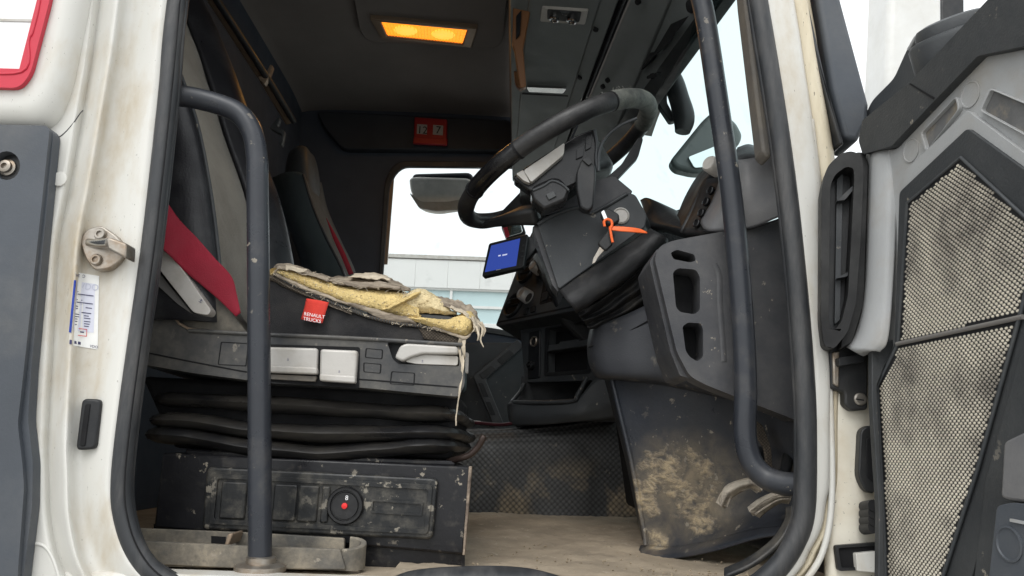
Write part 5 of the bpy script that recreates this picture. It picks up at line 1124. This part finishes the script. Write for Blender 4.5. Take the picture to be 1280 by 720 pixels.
# air duct boot on the hinge edge
dy_ = (P(1060, 300, -.05), Vector((.25, .97, 0)).normalized())
du_o = rnd([(1027, 235), (1034, 208), (1050, 192), (1066, 188), (1078, 196), (1080, 212), (1076, 300), (1070, 380), (1060, 415), (1042, 437), (1030, 432), (1026, 400)], 8, 5)
du_i = rnd([(1038, 232), (1044, 218), (1058, 208), (1067, 210), (1068, 222), (1064, 300), (1060, 370), (1052, 402), (1042, 414), (1036, 404)], 6, 5)
m_boot2 = pm('duct_rubber', (.007, .007, .0075), .55, .2, 10, dust=.15, dustcol=(.1, .1, .09), dscale=10, bump=.1, spec=.35)
bt = prism('duct_boot', dr, m_boot2, du_o, Y=dy_, t=.035, bevel=.006, holes=[du_i], seg=3)
prism('duct_back', bt, m_black, du_o, Y=dy_, t=.008, off=.034, bevel=.002)
prism('duct_tongue', bt, m_dash, rnd([(1046, 224), (1054, 216), (1050, 400), (1043, 406)], 3), Y=dy_, t=.008, off=.026, bevel=.002)
prism('duct_fin', bt, m_rub, rnd([(1046, 251), (1066, 232), (1068, 236), (1056, 250)], 2), Y=dy_, t=.02, off=.012, bevel=.001)
prism('duct_fin', bt, m_rub, rnd([(1045, 348), (1060, 340), (1064, 322), (1066, 338), (1058, 346)], 2), Y=dy_, t=.02, off=.012, bevel=.001)
for k, (dx_, mt) in enumerate(((8, m_boot2), (14, m_boot2), (20, m_boot2))):
    prism('duct_collar', bt, mt, rnd([(1060 + dx_, 190), (1072 + dx_, 190), (1078 + dx_, 205), (1074 + dx_ * .8, 380), (1062 + dx_ * .5, 428), (1046 + dx_ * .5, 437), (1054 + dx_ * .5, 380), (1060 + dx_, 220)], 5), Y=(dy_[0] + dy_[1] * (.02 + .012 * k), dy_[1]), t=.03, bevel=.004)
blk = grid('duct_block', dr, m_doorg, [[(1084, 192, -.02), (1092, 187, -.06), (1110, 184, -.085), (1124, 184, -.09)], [(1082, 260, -.02), (1090, 258, -.06), (1108, 258, -.085), (1121, 258, -.09)], [(1079, 360, -.02), (1086, 360, -.06), (1104, 360, -.085), (1116, 360, -.09)], [(1070, 410, -.02), (1078, 416, -.06), (1098, 420, -.085), (1110, 424, -.09)], [(1058, 434, -.02), (1066, 437, -.05), (1088, 438, -.075), (1100, 440, -.08)]], sub=5, th=.02)
prism('hinge_cover', dr, m_doorb, rnd([(1090, 432), (1120, 424), (1096, 482), (1104, 640), (1106, 730), (1098, 730), (1099, 640), (1090, 500)], 4), Y=-.065, t=.012, bevel=.004)
# lower right: map pocket and step trim
dp('lower_panel', m_doorb, [(1232, 600), (1276, 440), (1340, 400), (1500, 400), (1500, 900), (1196, 900), (1218, 720)], t=.02, off=-.016, r=4)
pk = dp('map_pocket', m_podcap, [(1254, 552), (1300, 530), (1400, 540), (1400, 640), (1262, 626), (1250, 622)], t=.03, off=-.030, r=6, bevel=.006)
pb = dp('pocket_lower', m_fair, [(1246, 632), (1266, 628), (1400, 650), (1400, 900), (1226, 900), (1236, 720)], t=.03, off=-.034, r=6, bevel=.006)
lathe('pressed_circle', pb, m_fair, P(1262, 680, (HP - DN * .034, DN)), -DN, [(.018, -.002), (.018, .0015), (.016, .002), (.015, .0004), (0, .0004)], seg=30)
dp('pocket_mark', m_doorg, [(1262, 648), (1282, 652), (1282, 656), (1262, 652)], t=.002, off=-.036, r=1, parent=pb, bevel=0)

# ================================================================ OUTSIDE
wh = thing('warehouse', 'pale warehouse with blue green window band seen through the far cab window', 'building', (0, 22, -1.45))
WY = 22
za = P(560, 325, WY).z; zb_ = P(600, 364, WY).z; zc = P(600, 404, WY).z
box('upper_wall', wh, m_bwall, (-14, WY, zb_), (12, WY + 14, za), .02)
for k in range(26):
    box('cladding_panel', wh, m_bwall, (-14 + k + .01, WY - .05, zb_ + .05), (-13.002 + k + .01, WY + .02, za - .02), .01)
box('window_band', wh, m_bglass, (-14, WY + .1, zc), (12, WY + 14, zb_), 0)
for k in range(14): box('window_mullion', wh, m_bwall, (-13.9 + k * 2, WY + .02, zc), (-13.82 + k * 2, WY + .1, zb_), 0)
box('window_transom', wh, m_bwall, (-14, WY + .03, (zb_ + zc) / 2 - .04), (12, WY + .098, (zb_ + zc) / 2 + .04), 0)
box('lower_wall', wh, m_bwall, (-14, WY, -1.45), (12, WY + 14, zc), .02)
box('roof_edge', wh, m_silver, (-14.1, WY - .1, za), (12.1, WY + 14.1, za + .12), .01)
wp_ = prism('white_post', None, pm('post_paint', (.66, .66, .64), .5, .06, 4, dust=.3, dustcol=(.5, .48, .42), dscale=5, bump=.05), [(1114, -60), (1178, -60), (1180, 260), (1102, 260)], Y=2.2, t=.25, bevel=.03, seg=4)
wp_['label'] = 'pale white post standing behind the open door and its mirror foot'; wp_['category'] = 'post'
bp_ = prism('black_pole', None, m_black, [(1177, -60), (1205, -60), (1206, 240), (1178, 240)], Y=2.7, t=.06, bevel=.006)
bp_['label'] = 'narrow black pole next to the white post above the mirror foot'; bp_['category'] = 'pole'
# loose grit on the cab floor
vs_, fs = [], []
for k in range(240):
    if k < 160: x, y = rs.uniform(-.05, .45), rs.uniform(.03, .5)
    else: x, y = rs.uniform(.2, .42), rs.uniform(.03, .2)
    s_ = rs.uniform(.0008, .0028) * (2 if rs.random() < .04 else 1)
    o = Vector((x, y, -.008 + s_ * .5)); b = len(vs_)
    for d in ((1, 0, 0), (0, 1, 0), (-1, 0, 0), (0, -1, 0), (0, 0, .8), (0, 0, -.8)):
        vs_.append(o + Vector(d) * s_ * rs.uniform(.6, 1.3))
    for a in range(4): fs += [(b + a, b + (a + 1) % 4, b + 4), (b + (a + 1) % 4, b + a, b + 5)]
gt = mk('floor_grit', vs_, fs, m_grit, None, kind='stuff'); gt['label'] = 'loose sandy grit scattered on the cab floor'; gt['category'] = 'grit'
